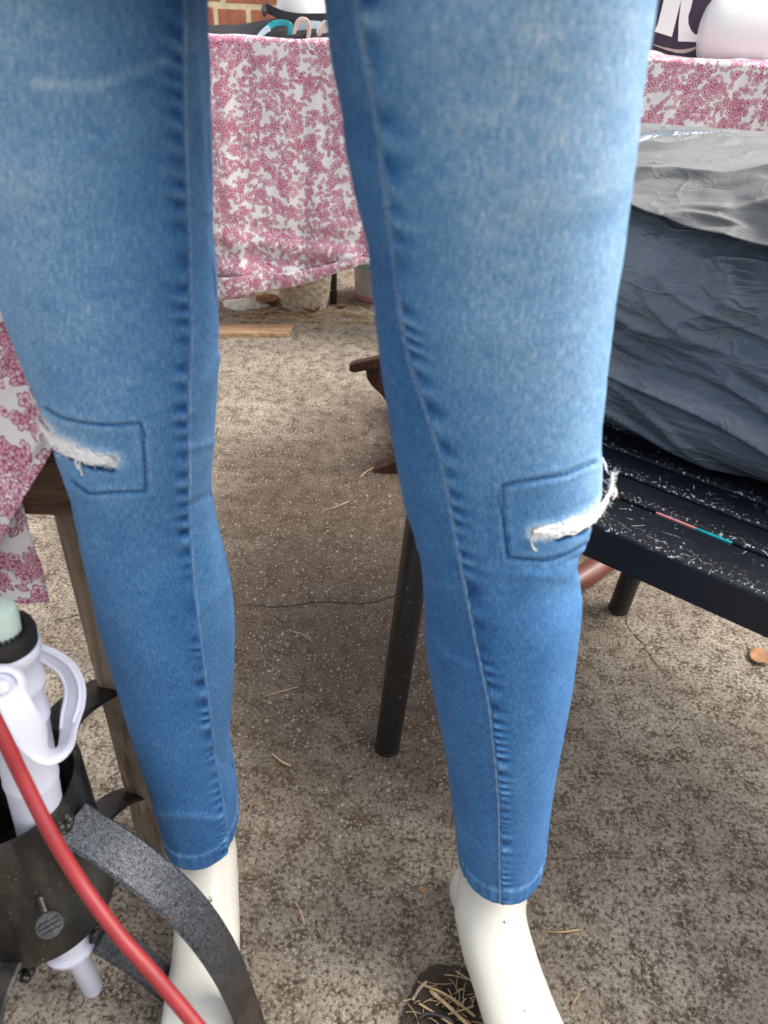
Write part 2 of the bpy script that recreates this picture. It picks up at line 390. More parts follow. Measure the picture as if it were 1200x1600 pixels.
def mat_wood(name, a, b, scale=1.0, axis=2, rough=0.75):
    k = NT(name, rough, spec=0.3); c = k.coord(); sc = [18, 18, 18]; sc[axis] = 1.6
    g = k.noise(k.mapped(c, tuple(q * scale for q in sc)), 3.0, 6, 0.65, 0.8); g2 = k.noise(k.mapped(c, tuple(q * scale * 4 for q in sc)), 3.0, 3, 0.6)
    col = k.mix(k.ss(g, .34, .66), a, b); col = k.mix(k.math('MULTIPLY', k.ss(g2, .52, .64), .5), col, tuple(x * .45 for x in a))
    k.set('Base Color', col); k.bump(k.math('ADD', g, g2), .3, .001); return k.m
def mat_bag(name, ca, cb, rough=0.3):
    k = NT(name, rough, spec=0.5); c = k.coord()
    f = k.noise(k.mapped(c, (1, 1, 2)), 5, 4, .6)
    k.set('Base Color', k.mix(k.ss(f, .35, .65), ca, cb))
    cre = k.noise(k.mapped(c, (5, 5, 17), rot=(0.2, 0.3, 0.1)), 1.0, 2, .5, 1.4); fine = k.noise(k.mapped(c, (22, 22, 55), rot=(.3, .2, 0)), 1.0, 2, .5, .8)
    rn = k.noise(k.mapped(c, (10, 10, 34), rot=(0.35, 0.45, 0.2)), 1.0, 2, .5, .5); rd = k.math('POWER', k.ss(k.math('ABSOLUTE', k.math('SUBTRACT', rn, .5)), .07, 0.0), 1.5)
    rn2 = k.noise(k.mapped(c, (16, 16, 40), rot=(-.4, 0.6, 0.9)), 1.0, 2, .55, 1.4); rd2 = k.math('POWER', k.ss(k.math('ABSOLUTE', k.math('SUBTRACT', rn2, .5)), .05, 0.0), 1.5)
    k.bump(k.math('ADD', k.math('ADD', cre, k.math('MULTIPLY', rd, .22)), k.math('ADD', k.math('MULTIPLY', rd2, .07), k.math('MULTIPLY', fine, .10))), .42, .012)
    dust = k.ss(k.noise(c, 7, 5, .65), .45, .72)
    k.set('Roughness', k.math('MULTIPLY_ADD', fine, .2, rough - .08)); return k.m

MAT = dict(
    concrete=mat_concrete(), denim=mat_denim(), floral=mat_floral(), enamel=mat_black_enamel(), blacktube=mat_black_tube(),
    hammered=mat_hammered(), steel=mat_dark_steel(),
    legwood=mat_wood('grey_weathered_timber', (0.19, 0.14, 0.095), (0.38, 0.29, 0.21)), railwood=mat_wood('dark_stained_timber', (0.075, 0.042, 0.024), (0.18, 0.105, 0.062), axis=0),
    chairwood=mat_wood('red_brown_varnished_wood', (0.030, 0.013, 0.008), (0.068, 0.029, 0.018), rough=.4), plank=mat_wood('pale_board_wood', (0.34, 0.20, 0.105), (0.50, 0.33, 0.19), axis=0),
    bag=mat_bag('dark_slate_polythene', (0.078, 0.098, 0.124), (0.135, 0.160, 0.190), .22), bagcuff=mat_bag('pale_grey_polythene', (0.12, 0.122, 0.118), (0.18, 0.18, 0.172), .56),
    mannequin=simple('cream_mannequin_gloss', (0.67, 0.645, 0.56), .30, var=.06, scale=12, bump=.03),
    whiteplastic=simple('lilac_white_plastic', (0.60, 0.61, 0.70), .38, var=.05, scale=14, bump=.05),
    blackplastic=simple('black_rubber', (0.012, 0.010, 0.010), .45, var=.2, scale=40), pole=simple('pale_green_pole_paint', (0.50, 0.62, 0.55), .4, var=.05, scale=20),
    redhose=simple('red_rubber_hose', (0.26, 0.016, 0.020), .5, var=.10, scale=45, bump=.15), thread=simple('dark_blue_thread', (0.010, 0.030, 0.11), .9, scale=900),
    seamthread=simple('pale_blue_seam', (0.17, 0.31, 0.52), .9, var=.25, scale=600, bump=.4, bdist=.001), fray=simple('frayed_white_cotton', (0.88, 0.87, 0.85), .95, var=.08, scale=300),
    soil=simple('dark_crumbly_soil', (0.060, 0.040, 0.026), .95, var=.3, scale=60, bump=.9, bdist=.006), straw=simple('dry_straw', (0.54, 0.37, 0.19), .8, var=.2, scale=80),
    leaf=simple('dead_leaf', (0.40, 0.20, 0.09), .8, var=.25, scale=60), crack=simple('crack_dirt', (0.02, 0.016, 0.012), .95),
    mulch=simple('dark_mulch', (0.022, 0.009, 0.006), .95, var=.4, scale=60, bump=1.0, bdist=.01),
    mortar=simple('cream_mortar', (0.80, 0.68, 0.44), .95, var=.1, scale=40, bump=.5, bdist=.004),
    white=simple('white_gloss', (0.80, 0.79, 0.77), .4, var=.02), blackcloth=simple('black_nylon', (0.012, 0.012, 0.015), .7, scale=90),
    teal=simple('teal_satin', (0.02, 0.42, 0.46), .4, var=.35, scale=25), beige=simple('beige_ribbon', (0.55, 0.42, 0.36), .6), paleblue=simple('pale_blue_ribbon', (0.55, 0.68, 0.74), .6),
    purple=simple('dark_purple_print', (0.035, 0.018, 0.045), .5, var=.2, scale=12), tabletop=simple('laminate_board', (0.35, 0.27, 0.18), .6),
    basket=simple('bleached_wicker', (0.66, 0.57, 0.43), .9, var=.25, scale=70, bump=.6, bdist=.002), tub=simple('cloudy_plastic', (0.50, 0.50, 0.50), .35), tubpink=simple('pink_plastic', (0.55, 0.22, 0.22), .45),
    rag=simple('dirty_white_cloth', (0.80, 0.77, 0.70), .9, var=.2, scale=25), grey=simple('grey_plastic', (0.22, 0.24, 0.28), .5), rust=simple('rusty_strip', (0.22, 0.08, 0.04), .8, var=.3, scale=120),
    plateglass=simple('scuff_mark', (0.16, 0.15, 0.13), .6),
)
BRICKS = [simple('fired_brick_%s' % n, c, .9, var=.16, scale=22, bump=.5, bdist=.004) for n, c in (('red', (0.46, 0.165, 0.095)), ('orange', (0.54, 0.21, 0.125)), ('brown', (0.38, 0.13, 0.08)))]

# ------------------------------------------------------------ ground
g = MB()
n_ = 9
xs = [-40, -12, -4, -1.5, 0, 1.5, 4, 12, 40]
V = [(x, y, 0) for y in (-40, -12, -3, 0, 1.5, 3.3, 6, 15, 60) for x in xs]
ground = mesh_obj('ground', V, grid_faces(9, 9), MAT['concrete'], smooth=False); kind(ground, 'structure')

def crack(pts, w):
    P = smooth_path([(*at_z(x, y), ) for x, y in pts], 60); mb = MB(); V = []; n = len(P)
    for i, p in enumerate(P):
        d = P[min(i + 1, n - 1)] - P[max(i - 1, 0)]; d /= (np.linalg.norm(d) + 1e-9); nn = np.array((-d[1], d[0], 0))
        j = nn * rng.normal(0, w * 1.3); ww = w * (0.4 + rng.random()) * (1 - abs(2 * i / (n - 1) - 1) ** 3 * .8)
        V += [tuple(p + j + nn * ww + (0, 0, .0012)), tuple(p + j - nn * ww + (0, 0, .0012))]
    mb.add(V, [(2 * i, 2 * i + 1, 2 * i + 3, 2 * i + 2) for i in range(n - 1)])
    o = mb.build('concrete_crack', MAT['crack'], ground, smooth=False); kind(o, 'structure')
crack([(975, 955), (985, 985), (1008, 1010), (1022, 1035), (1045, 1062)], .0009)
crack([(375, 946), (440, 948), (500, 941), (560, 944), (600, 938)], .0012)
crack([(655, 905), (620, 930), (560, 946)], .0009)
crack([(80, 972), (130, 960), (190, 950)], .0010)

# ------------------------------------------------------------ legs: shared centre lines
LEG = {}
LEG['R'] = dict(
    yl=[-160, 0, 50, 100, 150, 200, 250, 300, 350, 400, 450, 500, 550, 600, 650, 700, 750, 800, 850, 900, 950, 1000, 1050, 1100, 1150, 1200, 1250, 1300, 1350, 1380],
    xl=[492, 505, 511, 518, 526, 533, 542, 552, 563, 574, 580, 586, 592, 598, 605, 613, 622, 634, 650, 660, 663, 664, 670, 680, 690, 699, 706, 712, 719, 726],
    yr=[-160, 0, 50, 100, 150, 200, 250, 300, 350, 400, 450, 500, 550, 600, 650, 700, 750, 800, 830, 850, 870, 900, 950, 1000, 1050, 1100, 1150, 1200, 1250, 1300, 1350, 1380],
    xr=[1055, 1030, 1022, 1013, 1006, 1000, 994, 988, 982, 975, 967, 960, 953, 947, 944, 942, 942, 934, 926, 916, 909, 909, 909, 905, 900, 892, 883, 873, 864, 857, 851, 846],
    Y=[(-400, .36), (0, .385), (400, .415), (800, .438), (1000, .442), (1200, .438), (1400, .434)], y0=-160, y1=1326,
    depth=[(-200, .082), (0, .078), (400, .070), (800, .060), (1000, .060), (1200, .052), (1400, .047)],
    seam=([-200, 0, 150, 300, 450, 560, 620, 680, 720, 850, 1000, 1100, 1250, 1400], [548, 560, 586, 606, 623, 640, 660, 681, 692, 716, 745, 766, 781, 783]),
    pside=1)
LEG['L'] = dict(
    yl=[-160, 0, 100, 200, 300, 400, 490, 550, 600, 650, 700, 750, 800, 850, 900, 950, 1000, 1050, 1100, 1150, 1200, 1250, 1300, 1340],
    xl=[-128, -105, -88, -72, -54, -28, 0, 22, 43, 62, 78, 98, 112, 122, 132, 143, 156, 171, 186, 201, 217, 234, 249, 262],
    yr=[-160, 0, 100, 200, 300, 400, 500, 560, 600, 650, 700, 740, 780, 820, 860, 900, 950, 1000, 1050, 1100, 1150, 1180, 1200, 1240, 1280, 1340],
    xr=[322, 326, 328, 331, 333, 336, 341, 343, 342, 338, 334, 331, 333, 342, 353, 361, 367, 368, 366, 362, 360, 364, 369, 373, 372, 366],
    Y=[(-400, .405), (0, .43), (400, .455), (800, .477), (1000, .480), (1200, .474), (1400, .470)], y0=-160, y1=1283,
    depth=[(-200, .080), (0, .076), (400, .068), (800, .058), (1000, .058), (1200, .050), (1400, .044)],
    seam=([-200, 0, 200, 400, 560, 600, 800, 900, 1000, 1100, 1150, 1250, 1320, 1400], [280, 283, 285, 294, 296, 292, 293, 299, 311, 324, 331, 346, 355, 362]),
    pside=-1)

def leg_rings(L, NR, NT_, grow=0.0):
    ys = np.linspace(L['y0'], L['y1'], NR)
    xl = pchip(ys, L['yl'], L['xl']); xr = pchip(ys, L['yr'], L['xr'])
    Y = pchip(ys, *zip(*L['Y'])); B = pchip(ys, *zip(*L['depth']))
    xl = xl + L.get('cl', np.zeros(1))[0] if False else xl
    if 'corr' in L:
        xl = xl + np.interp(ys, L['corr'][0], L['corr'][1]); xr = xr + np.interp(ys, L['corr'][0], L['corr'][2])
    C = np.zeros((NR, 3)); A = np.zeros(NR)
    for i in range(NR):
        c = at_y((xl[i] + xr[i]) / 2, ys[i], Y[i]); C[i] = c
        t = (c - CPOS).dot(_F); A[i] = (xr[i] - xl[i]) / 2 * t / FPX
    th = np.linspace(0, 2 * pi, NT_, endpoint=False)
    ct = np.cos(th); st = np.sin(th)
    e = 0.93
    X = np.sign(ct) * np.abs(ct) ** e; Z = np.sign(st) * np.abs(st) ** e
    P = np.zeros((NR, NT_, 3))
    P[:, :, 0] = C[:, 0:1] + (A + grow)[:, None] * X
    P[:, :, 1] = C[:, 1:2] - (B + grow)[:, None] * Z
    # rings tilt a little towards the hem so that the front dips
    frac = np.clip((ys - (L['y1'] - 140)) / 140, 0, 1)
    P[:, :, 2] = C[:, 2:3] - (frac * 0.010)[:, None] * Z
    return ys, th, C, A, B, P
def fit(L):
    yy = np.linspace(L['y0'] + 60, L['y1'] - 10, 40)
    L['corr'] = [yy, np.zeros(40), np.zeros(40)]
    tl = pchip(yy, L['yl'], L['xl']); tr = pchip(yy, L['yr'], L['xr'])
    for it in range(5):
        ys, th, C, A, B, P = leg_rings(L, 220, 96)
        px, py, _ = project(P.reshape(-1, 3))
        for j, y in enumerate(yy):
            m = np.abs(py - y) < 9
            if m.sum() < 5: continue
            L['corr'][1][j] += 0.8 * (tl[j] - px[m].min()); L['corr'][2][j] += 0.8 * (tr[j] - px[m].max())
        for q in (1, 2):
            a = L['corr'][q]; L['corr'][q] = np.convolve(np.pad(a, 1, 'edge'), [.2, .6, .2], 'valid')
for L in LEG.values(): fit(L)

def bumpf(x, c, s): return np.exp(-((x - c) / s) ** 2)
def sstep(x, a, b): t = np.clip((x - a) / (b - a), 0, 1); return t * t * (3 - 2 * t)
def seg_dist(px, py, pts):
    d = np.full(px.shape, 1e9)
    for (x0, y0), (x1, y1) in zip(pts[:-1], pts[1:]):
        dx, dy = x1 - x0, y1 - y0; t = np.clip(((px - x0) * dx + (py - y0) * dy) / (dx * dx + dy * dy), 0, 1)
        d = np.minimum(d, np.hypot(px - x0 - t * dx, py - y0 - t * dy))
    return d
def along(px, py, pts):
    """signed coordinate along a polyline's chord, 0..1"""
    (x0, y0), (x1, y1) = pts[0], pts[-1]; dx, dy = x1 - x0, y1 - y0
    return ((px - x0) * dx + (py - y0) * dy) / (dx * dx + dy * dy)

RIP = {'R': [(957, 738), (953, 770), (935, 800), (905, 818), (870, 829), (834, 832)], 'L': [(60, 662), (82, 688), (108, 702), (140, 716), (176, 720)]}
PATCH = {'R': [[(930, 722), (880, 742), (785, 759), (787, 815), (794, 870)], [(794, 870), (850, 876), (880, 868), (914, 850)]],
         'L': [[(72, 638), (95, 652), (122, 659), (170, 664), (220, 662), (225, 710), (228, 766)], [(228, 766), (180, 768), (140, 771), (112, 752)]]}

jeans = thing('jeans', 'faded blue skinny jeans with ripped knees worn by the mannequin', 'jeans', (0, 0.45, 0.1))

def build_jeans_leg(side):
    L = LEG[side]; NR, NTH = 900, 560
    ys, th, C, A, B, P = leg_rings(L, NR, NTH)
    px, py, t = [q.reshape(NR, NTH) for q in project(P.reshape(-1, 3))]
    front = np.broadcast_to((np.sin(th) > -0.15)[None, :], px.shape)
    sx = pchip(py.ravel(), *L['seam']).reshape(px.shape)
    d = (px - sx) * t / FPX * L['pside']                  # metres from the seam, + on the puckered side
    d = np.where(front, d, 9.0)
    # outward directions
    Nx = np.cos(th)[None, :]; Ny = -np.sin(th)[None, :]
    disp = np.zeros(px.shape); pk = np.zeros(px.shape); 
    # irregular puckers along the seam
    zc = -C[:, 2][:, None] + d * (0.55 if side == 'L' else -0.22)     # slanted
    zr = np.linspace(-2, 2, 4001); r2 = np.random.default_rng(5 if side == 'L' else 9)
    fr = np.interp(zr, [-.85, -.55, -.2], [62, 74, 98]) * np.clip(1 + .55 * np.interp(zr, np.linspace(-2, 2, 200), r2.standard_normal(200)), .3, 2.2)
    ph = np.cumsum(fr * (zr[1] - zr[0])) * 2 * pi
    amp = np.clip(1.0 + .45 * np.interp(zr, np.linspace(-2, 2, 300), r2.standard_normal(300)), 0.35, 1.9)
    wv = np.sin(np.interp(zc, zr, ph)); am = np.interp(zc, zr, amp)
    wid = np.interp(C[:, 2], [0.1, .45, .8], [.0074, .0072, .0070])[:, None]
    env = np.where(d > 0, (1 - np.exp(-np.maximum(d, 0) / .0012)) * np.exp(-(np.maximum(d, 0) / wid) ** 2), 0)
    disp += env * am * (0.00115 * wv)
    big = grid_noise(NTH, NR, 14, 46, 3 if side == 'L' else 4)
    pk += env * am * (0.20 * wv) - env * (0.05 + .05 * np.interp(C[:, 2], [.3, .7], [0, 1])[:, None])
    # step at the seam: the puckered panel lies over the other
    disp += np.where(d < 9, 0.0011 * sstep(d, -.0006, .0004) * np.exp(-np.maximum(d, 0) / .03), 0)
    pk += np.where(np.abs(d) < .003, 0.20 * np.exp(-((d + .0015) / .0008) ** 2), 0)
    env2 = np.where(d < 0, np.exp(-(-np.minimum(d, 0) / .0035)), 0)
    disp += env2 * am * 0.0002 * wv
    # cloth unevenness
    g1 = grid_noise(NTH, NR, 9, 22, 11 if side == 'L' else 12); g2 = grid_noise(NTH, NR, 30, 90, 13)
    disp += 0.0005 * g1 + 0.00007 * g2
    # drag lines at the back of the knee and ankle
    if side == 'L':
        for (a, b, s_, am_) in (((300, 640), (341, 560), 8, .0016), ((300, 790), (336, 770), 7, -.0015), ((296, 700), (338, 690), 6, .0011), ((312, 955), (366, 905), 8, .0010), ((330, 1175), (372, 1205), 9, -.0016), ((240, 1268), (345, 1280), 9, .0014), ((300, 40), (322, 330), 7, .0016), ((318, 330), (338, 520), 6, .0010), ((100, 250), (280, 190), 14, .0008)):
            disp += am_ * np.exp(-(seg_dist(px, py, [a, b]) / s_) ** 2) * front
        pk += 0.10 * np.exp(-(seg_dist(px, py, [(245, 1268), (345, 1274)]) / 6) ** 2) * front
        pk += 0.12 * np.exp(-(seg_dist(px, py, [(60, 130), (150, 135), (230, 108), (278, 80)]) / 9) ** 2) * front
        pk += 0.08 * np.exp(-(seg_dist(px, py, [(300, 30), (318, 180), (322, 330)]) / 6) ** 2) * front
    else:
        for (a, b, s_, am_) in (((640, 850), (715, 870), 9, .0010), ((670, 1000), (740, 1050), 8, .0008), ((830, 885), (915, 870), 9, -.0013), ((760, 890), (900, 905), 10, .0008), ((700, 1210), (760, 1290), 10, .0010)):
            disp += am_ * np.exp(-(seg_dist(px, py, [a, b]) / s_) ** 2) * front
        pk += 0.07 * np.exp(-(seg_dist(px, py, [(668, 985), (700, 1022), (738, 1042)]) / 4) ** 2) * front
        pk += 0.05 * np.exp(-(seg_dist(px, py, [(655, 905), (715, 918)]) / 4) ** 2) * front
    # patch quilting: stitched line pulled in, worn halo
    pd = np.minimum(seg_dist(px, py, PATCH[side][0]), seg_dist(px, py, PATCH[side][1])) * t / FPX
    pd = np.where(front, pd, 9)
    disp -= .0007 * np.exp(-(pd / .0012) ** 2); disp += .0005 * np.exp(-((pd - .0035) / .002) ** 2)
    pk -= .16 * np.exp(-(pd / .0011) ** 2); pk += .05 * np.exp(-((pd - .003) / .0015) ** 2)
    # rip: a slot with bleached edges
    rp = RIP[side]; rd = np.where(front, seg_dist(px, py, rp) * t / FPX, 9)
    disp -= .0016 * np.exp(-(rd / .0022) ** 2); disp += .0008 * np.exp(-((rd - .0045) / .002) ** 2)
    pk += .55 * np.exp(-(rd / .0055) ** 2) 
    slot = np.where(front, seg_dist(px, py, [(x + 1, y + 13) for x, y in rp[1:5]]) * t / FPX, 9)
    pk -= .95 * np.exp(-(slot / .0016) ** 2); disp -= .0012 * np.exp(-(slot / .002) ** 2)
    # hem: folded band
    zz = (L['y1'] - ys)[:, None]; hemf = np.exp(-((zz - 24) / 3.5) ** 2)
    disp += np.where(zz < 22, .0009, 0) - .0007 * hemf
    hr = np.interp(th, np.linspace(0, 2 * pi, 90), np.random.default_rng(3).standard_normal(90)); hr[-8:] = hr[-9]
    disp += np.where(zz < 24, .00028 * hr[None, :], 0)
    pk += np.where(zz < 24, .05 * hr[None, :], 0) + .16 * np.exp(-((zz - 20) / 2.5) ** 2)
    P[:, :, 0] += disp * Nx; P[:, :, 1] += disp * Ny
    # fade of the wash, with some side shading painted in
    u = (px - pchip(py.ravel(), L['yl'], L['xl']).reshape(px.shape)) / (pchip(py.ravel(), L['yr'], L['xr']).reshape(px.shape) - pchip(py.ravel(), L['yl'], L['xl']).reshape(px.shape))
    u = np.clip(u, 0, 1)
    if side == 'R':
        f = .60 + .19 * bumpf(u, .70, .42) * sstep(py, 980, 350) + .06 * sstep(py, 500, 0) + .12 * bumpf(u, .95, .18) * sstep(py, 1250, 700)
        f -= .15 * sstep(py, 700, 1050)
        f -= np.where(d < 0, .17, 0) * sstep(py, 1250, 500) + np.where((d > 0) & (d < 1), .08 * np.exp(-(d / .018) ** 2), 0) * sstep(py, 1350, 900)  # inner panel darker, partly shade painted in for facing away from the light
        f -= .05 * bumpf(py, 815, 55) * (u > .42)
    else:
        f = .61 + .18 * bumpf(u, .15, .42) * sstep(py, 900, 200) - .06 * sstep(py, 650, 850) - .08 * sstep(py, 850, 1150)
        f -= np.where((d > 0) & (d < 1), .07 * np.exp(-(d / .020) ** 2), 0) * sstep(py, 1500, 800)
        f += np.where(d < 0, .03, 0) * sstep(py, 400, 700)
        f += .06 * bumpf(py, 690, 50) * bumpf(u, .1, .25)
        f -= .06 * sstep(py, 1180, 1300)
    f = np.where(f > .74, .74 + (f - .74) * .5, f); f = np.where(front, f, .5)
    f += .018 * grid_noise(NTH, NR, 26, 40, 21 if side == 'L' else 22) + .012 * g1
    # uv in metres
    arc = np.cumsum(np.r_[0, np.full(NTH - 1, 2 * pi / NTH)])[None, :] * (A + B)[:, None] / 2
    arc = np.broadcast_to(arc, px.shape) ; vv = np.broadcast_to(-C[:, 2][:, None], px.shape)
    # turned-in hem end
    last = P[-1].copy(); rows = [P.reshape(-1, 3)]; at_f = [f.ravel()]; at_p = [pk.ravel()]; us = [np.stack([arc, vv], -1).reshape(-1, 2)]
    for k, (inn, up) in enumerate(((.0012, -.0008), (.0028, .0), (.0032, .012))):
        q = last.copy(); q[:, 0] -= inn * np.cos(th); q[:, 1] += inn * np.sin(th); q[:, 2] += up
        rows.append(q); at_f.append(f[-1]); at_p.append(np.zeros(NTH)); us.append(np.stack([arc[-1], vv[-1] - .003 * (k + 1)], -1))
    nv = NR + 3
    Vv = np.concatenate(rows); F = grid_faces(NTH, nv, wrap_u=True)[:, ::-1]
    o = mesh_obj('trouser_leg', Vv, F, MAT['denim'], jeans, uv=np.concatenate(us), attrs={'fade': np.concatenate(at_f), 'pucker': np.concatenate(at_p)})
    ringtop = P[0].copy()
    row = int(np.argmin(np.abs(ys - (L['y1'] - 21)))); hs_ = MB(); i0 = 12
    for i in range(i0, NTH // 2 - 12, 7):
        q = [P[row, j] + np.array([Nx[0, j], Ny[0, j], 0]) * hh for j, hh in ((i, .0001), (i + 2, .0005), (i + 4, .0001))]
        hs_.tube(q, [.00025, .0004, .00025], n=4)
    hs_.build('hem_stitching', MAT['seamthread'], o)
    # BVH on a reduced copy of the front for draping things
    st_ = 2; Pr = P[::st_, ::st_]; nr, nt_ = Pr.shape[:2]
    bvh = BVHTree.FromPolygons([Vector(v) for v in Pr.reshape(-1, 3)], grid_faces(nt_, nr, True).tolist())
    return o, bvh, ringtop
def hit(bvh, x, y, lift=0.0):
    d = ray(x, y).normalized(); h = bvh.ray_cast(CPOS, d)
    if h[0] is None: return None
    return h[0] - d * lift

def seam_tube(side, obj, bvh):
    L = LEG[side]; pts = []; r2 = np.random.default_rng(31)
    for y in np.arange(-150, 1420, 5.0):
        x = float(pchip([y], *L['seam'])[0]); h = hit(bvh, x - 2.0 * L['pside'], y, .0002)
        if h is not None: pts.append(h)
    n = len(pts); rr = [.00070 * (1 + .3 * math.sin(i * 1.3) + .15 * r2.standard_normal()) for i in range(n)]
    if side == 'R': rr = [r * 1.7 for r in rr]
    MB().tube(pts, rr, n=6).build('seam', MAT['seamthread'], obj)
def stitches(side, obj, bvh):
    mb = MB(); r2 = random.Random(4)
    for line in PATCH[side]:
        dd = 0; P = smooth_path([(x, y, 0) for x, y in line], 400); acc = 0; last = P[0]; start = P[0]; on = True
        for p in P[1:]:
            acc += np.linalg.norm(p - last); last = p
            lim = 6.2 if on else 2.2
            if acc >= lim:
                if on:
                    a = hit(bvh, start[0] + r2.gauss(0, .5), start[1] + r2.gauss(0, .5), .0003); b = hit(bvh, p[0], p[1], .0003)
                    if a is not None and b is not None and (a - b).length < .01:
                        m = (a + b) / 2 + (CPOS - a).normalized() * .0004
                        mb.tube([a, m, b], [.00025, .00038, .00025], n=5)
                on = not on; acc = 0; start = p
    mb.build('patch_stitching', MAT['thread'], obj)
def frays(side, obj, bvh):
    mb = MB(); r2 = random.Random(8 if side == 'L' else 12); pth = RIP[side]
    t0 = None; base = []
    P = smooth_path([(x, y, 0) for x, y in pth], 60)
    for p in P[::-1]:
        h = hit(bvh, p[0], p[1], .0015)
        if h is not None: t0 = (h - CPOS).dot(_F); base.append(h)
        else: t0 = (t0 or .5) + .0005; base.append(at_t(p[0], p[1], t0))
    base = base[::-1] if side == 'L' else base[::-1]
    n = len(base); out = (CPOS - base[n // 2]).normalized()
    up = Vector((0, 0, 1))
    for k in range(190):      # long twisted threads lying along the tear
        a = r2.uniform(0, .75); b = min(1, a + r2.uniform(.12, .45)); m = 14
        off = r2.gauss(0, .0026); lo = r2.uniform(0.0005, .0042); ph = r2.uniform(0, 6.3); fq = r2.uniform(1, 3.5); am = r2.uniform(.0004, .0020)
        pts = []
        for i in range(m):
            s = a + (b - a) * i / (m - 1); q = s * (n - 1); j = min(int(q), n - 2); c = base[j].lerp(base[j + 1], q - j)
            taper = .35 + .65 * math.sin(pi * min(max(s, .06), .94))
            pts.append(c + up * ((off + am * math.sin(ph + fq * 6.3 * i / m)) * taper) + out * (lo + .0004 * math.sin(ph * 2 + i)))
        mb.tube(pts, r2.choice((.0002, .0003, .0004, .0006)), n=5, cap=False)
    for k in range(420):      # short fuzz
        s = r2.random() ** .9; q = s * (n - 1); j = min(int(q), n - 2); c = base[j].lerp(base[j + 1], q - j)
        L_ = r2.uniform(.0015, .0058); dr = Vector((r2.gauss(0, .5), r2.gauss(0, .3), r2.choice((1, 1, -1)) * r2.uniform(.3, 1))).normalized()
        m1 = c + up * r2.gauss(0, .0020) + out * r2.uniform(0, .0018); bend = Vector((r2.gauss(0, .3), 0, r2.gauss(0, .3))) * L_
        mb.tube([m1, m1 + dr * L_ * .5 + bend * .5 + out * .0004, m1 + dr * L_ + bend], r2.uniform(.00010, .0002), n=3, cap=False)
    tails = {'L': [[(128, 716), (124, 728), (128, 742)], [(122, 712), (118, 722), (122, 733)], [(176, 718), (181, 724), (176, 730)], [(70, 668), (60, 660), (58, 650)], [(66, 672), (58, 680), (62, 690)]],
             'R': [[(838, 832), (831, 842), (832, 853), (838, 860)], [(955, 756), (963, 768), (958, 780)], [(950, 738), (946, 728), (942, 716)], [(952, 772), (962, 774), (960, 764)], [(845, 834), (838, 840), (836, 846)]]}[side]
    for tl in tails:
        for rep in range(4):
            pts = []; tt = None
            for (x, y) in smooth_path([(a, b, 0) for a, b in tl], 9)[:]if False else [(q[0], q[1]) for q in smooth_path([(a, b, 0) for a, b in tl], 9)]:
                h = hit(bvh, x, y, .002); 
                if h is None: h = at_t(x, y, (tt or (base[5] - CPOS).dot(_F)))
                tt = (h - CPOS).dot(_F); pts.append(h + Vector((r2.gauss(0, .0004), 0, r2.gauss(0, .0004))))
            mb.tube(pts, .00028, n=4, cap=False)
    o = mb.build('frayed_threads', MAT['fray'], obj, smooth=False); kind(o, 'stuff')

TOP = {}; BV = {}
for sd_ in ('L', 'R'):
    o, bvh, TOP[sd_] = build_jeans_leg(sd_); BV[sd_] = bvh
    seam_tube(sd_, o, bvh); stitches(sd_, o, bvh); frays(sd_, o, bvh)

# seat of the jeans above the two legs (out of frame)
def hip_mesh():
    cl = TOP['L'].mean(0); cr = TOP['R'].mean(0); z0 = max(TOP['L'][:, 2].max(), TOP['R'][:, 2].max())
    n = 96; th = np.linspace(0, 2 * pi, n, endpoint=False); rows = []
    al = np.concatenate([TOP['L'], TOP['R']]); lo, hi = al.min(0), al.max(0); cx, cy = (lo[0] + hi[0]) / 2, (lo[1] + hi[1]) / 2
    W0 = (hi[0] - lo[0]) / 2 + .001; D0 = (hi[1] - lo[1]) / 2 + .001
    for k, (dz, wx, wy) in enumerate(((-.014, W0, D0), (.02, W0 * 1.005, D0 * 1.0), (.07, W0 * .99, D0 * 1.0), (.13, W0 * .93, D0 * .96), (.18, W0 * .84, D0 * .88), (.22, W0 * .77, D0 * .80))):
        rows.append(np.stack([cx + wx * np.cos(th), cy - wy * np.sin(th), np.full(n, z0 + dz)], 1))
    V = np.concatenate(rows + [np.array([[cx, cy, z0 - .006]])])
    F = grid_faces(n, len(rows), True)[:, ::-1].tolist() + [(k, (k + 1) % n, len(V) - 1) for k in range(n)]
    return V, F, z0, cx, cy, W0, D0
hv, hf, HZ, HX, HY, HW, HD = hip_mesh()
mesh_obj('seat', hv, hf, MAT['denim'], jeans, uv=np.stack([hv[:, 0], hv[:, 2]], 1), attrs={'fade': np.full(len(hv), .5), 'pucker': np.zeros(len(hv))})
MB().lathe([(.1, 0), (.101, .001), (.101, .034), (.1, .036)], (0, 0, 0), 8) if False else None
wb = MB(); th = np.linspace(0, 2 * pi, 64, endpoint=False)
rows = [[(HX + (HW * .77 + e) * cos(a), HY - (HD * .80 + e) * sin(a), HZ + .22 + z) for a in th] for e, z in ((.0, 0), (.002, .001), (.002, .036), (.0, .037), (-.003, .036), (-.003, 0))]
wb.add(sum(rows, []), grid_faces(64, 6, True)[:, ::-1].tolist())
o = mesh_obj('waistband', wb.V, wb.F, MAT['denim'], jeans, uv=[(v[0], v[2]) for v in wb.V], attrs={'fade': np.full(len(wb.V), .45), 'pucker': np.zeros(len(wb.V))})

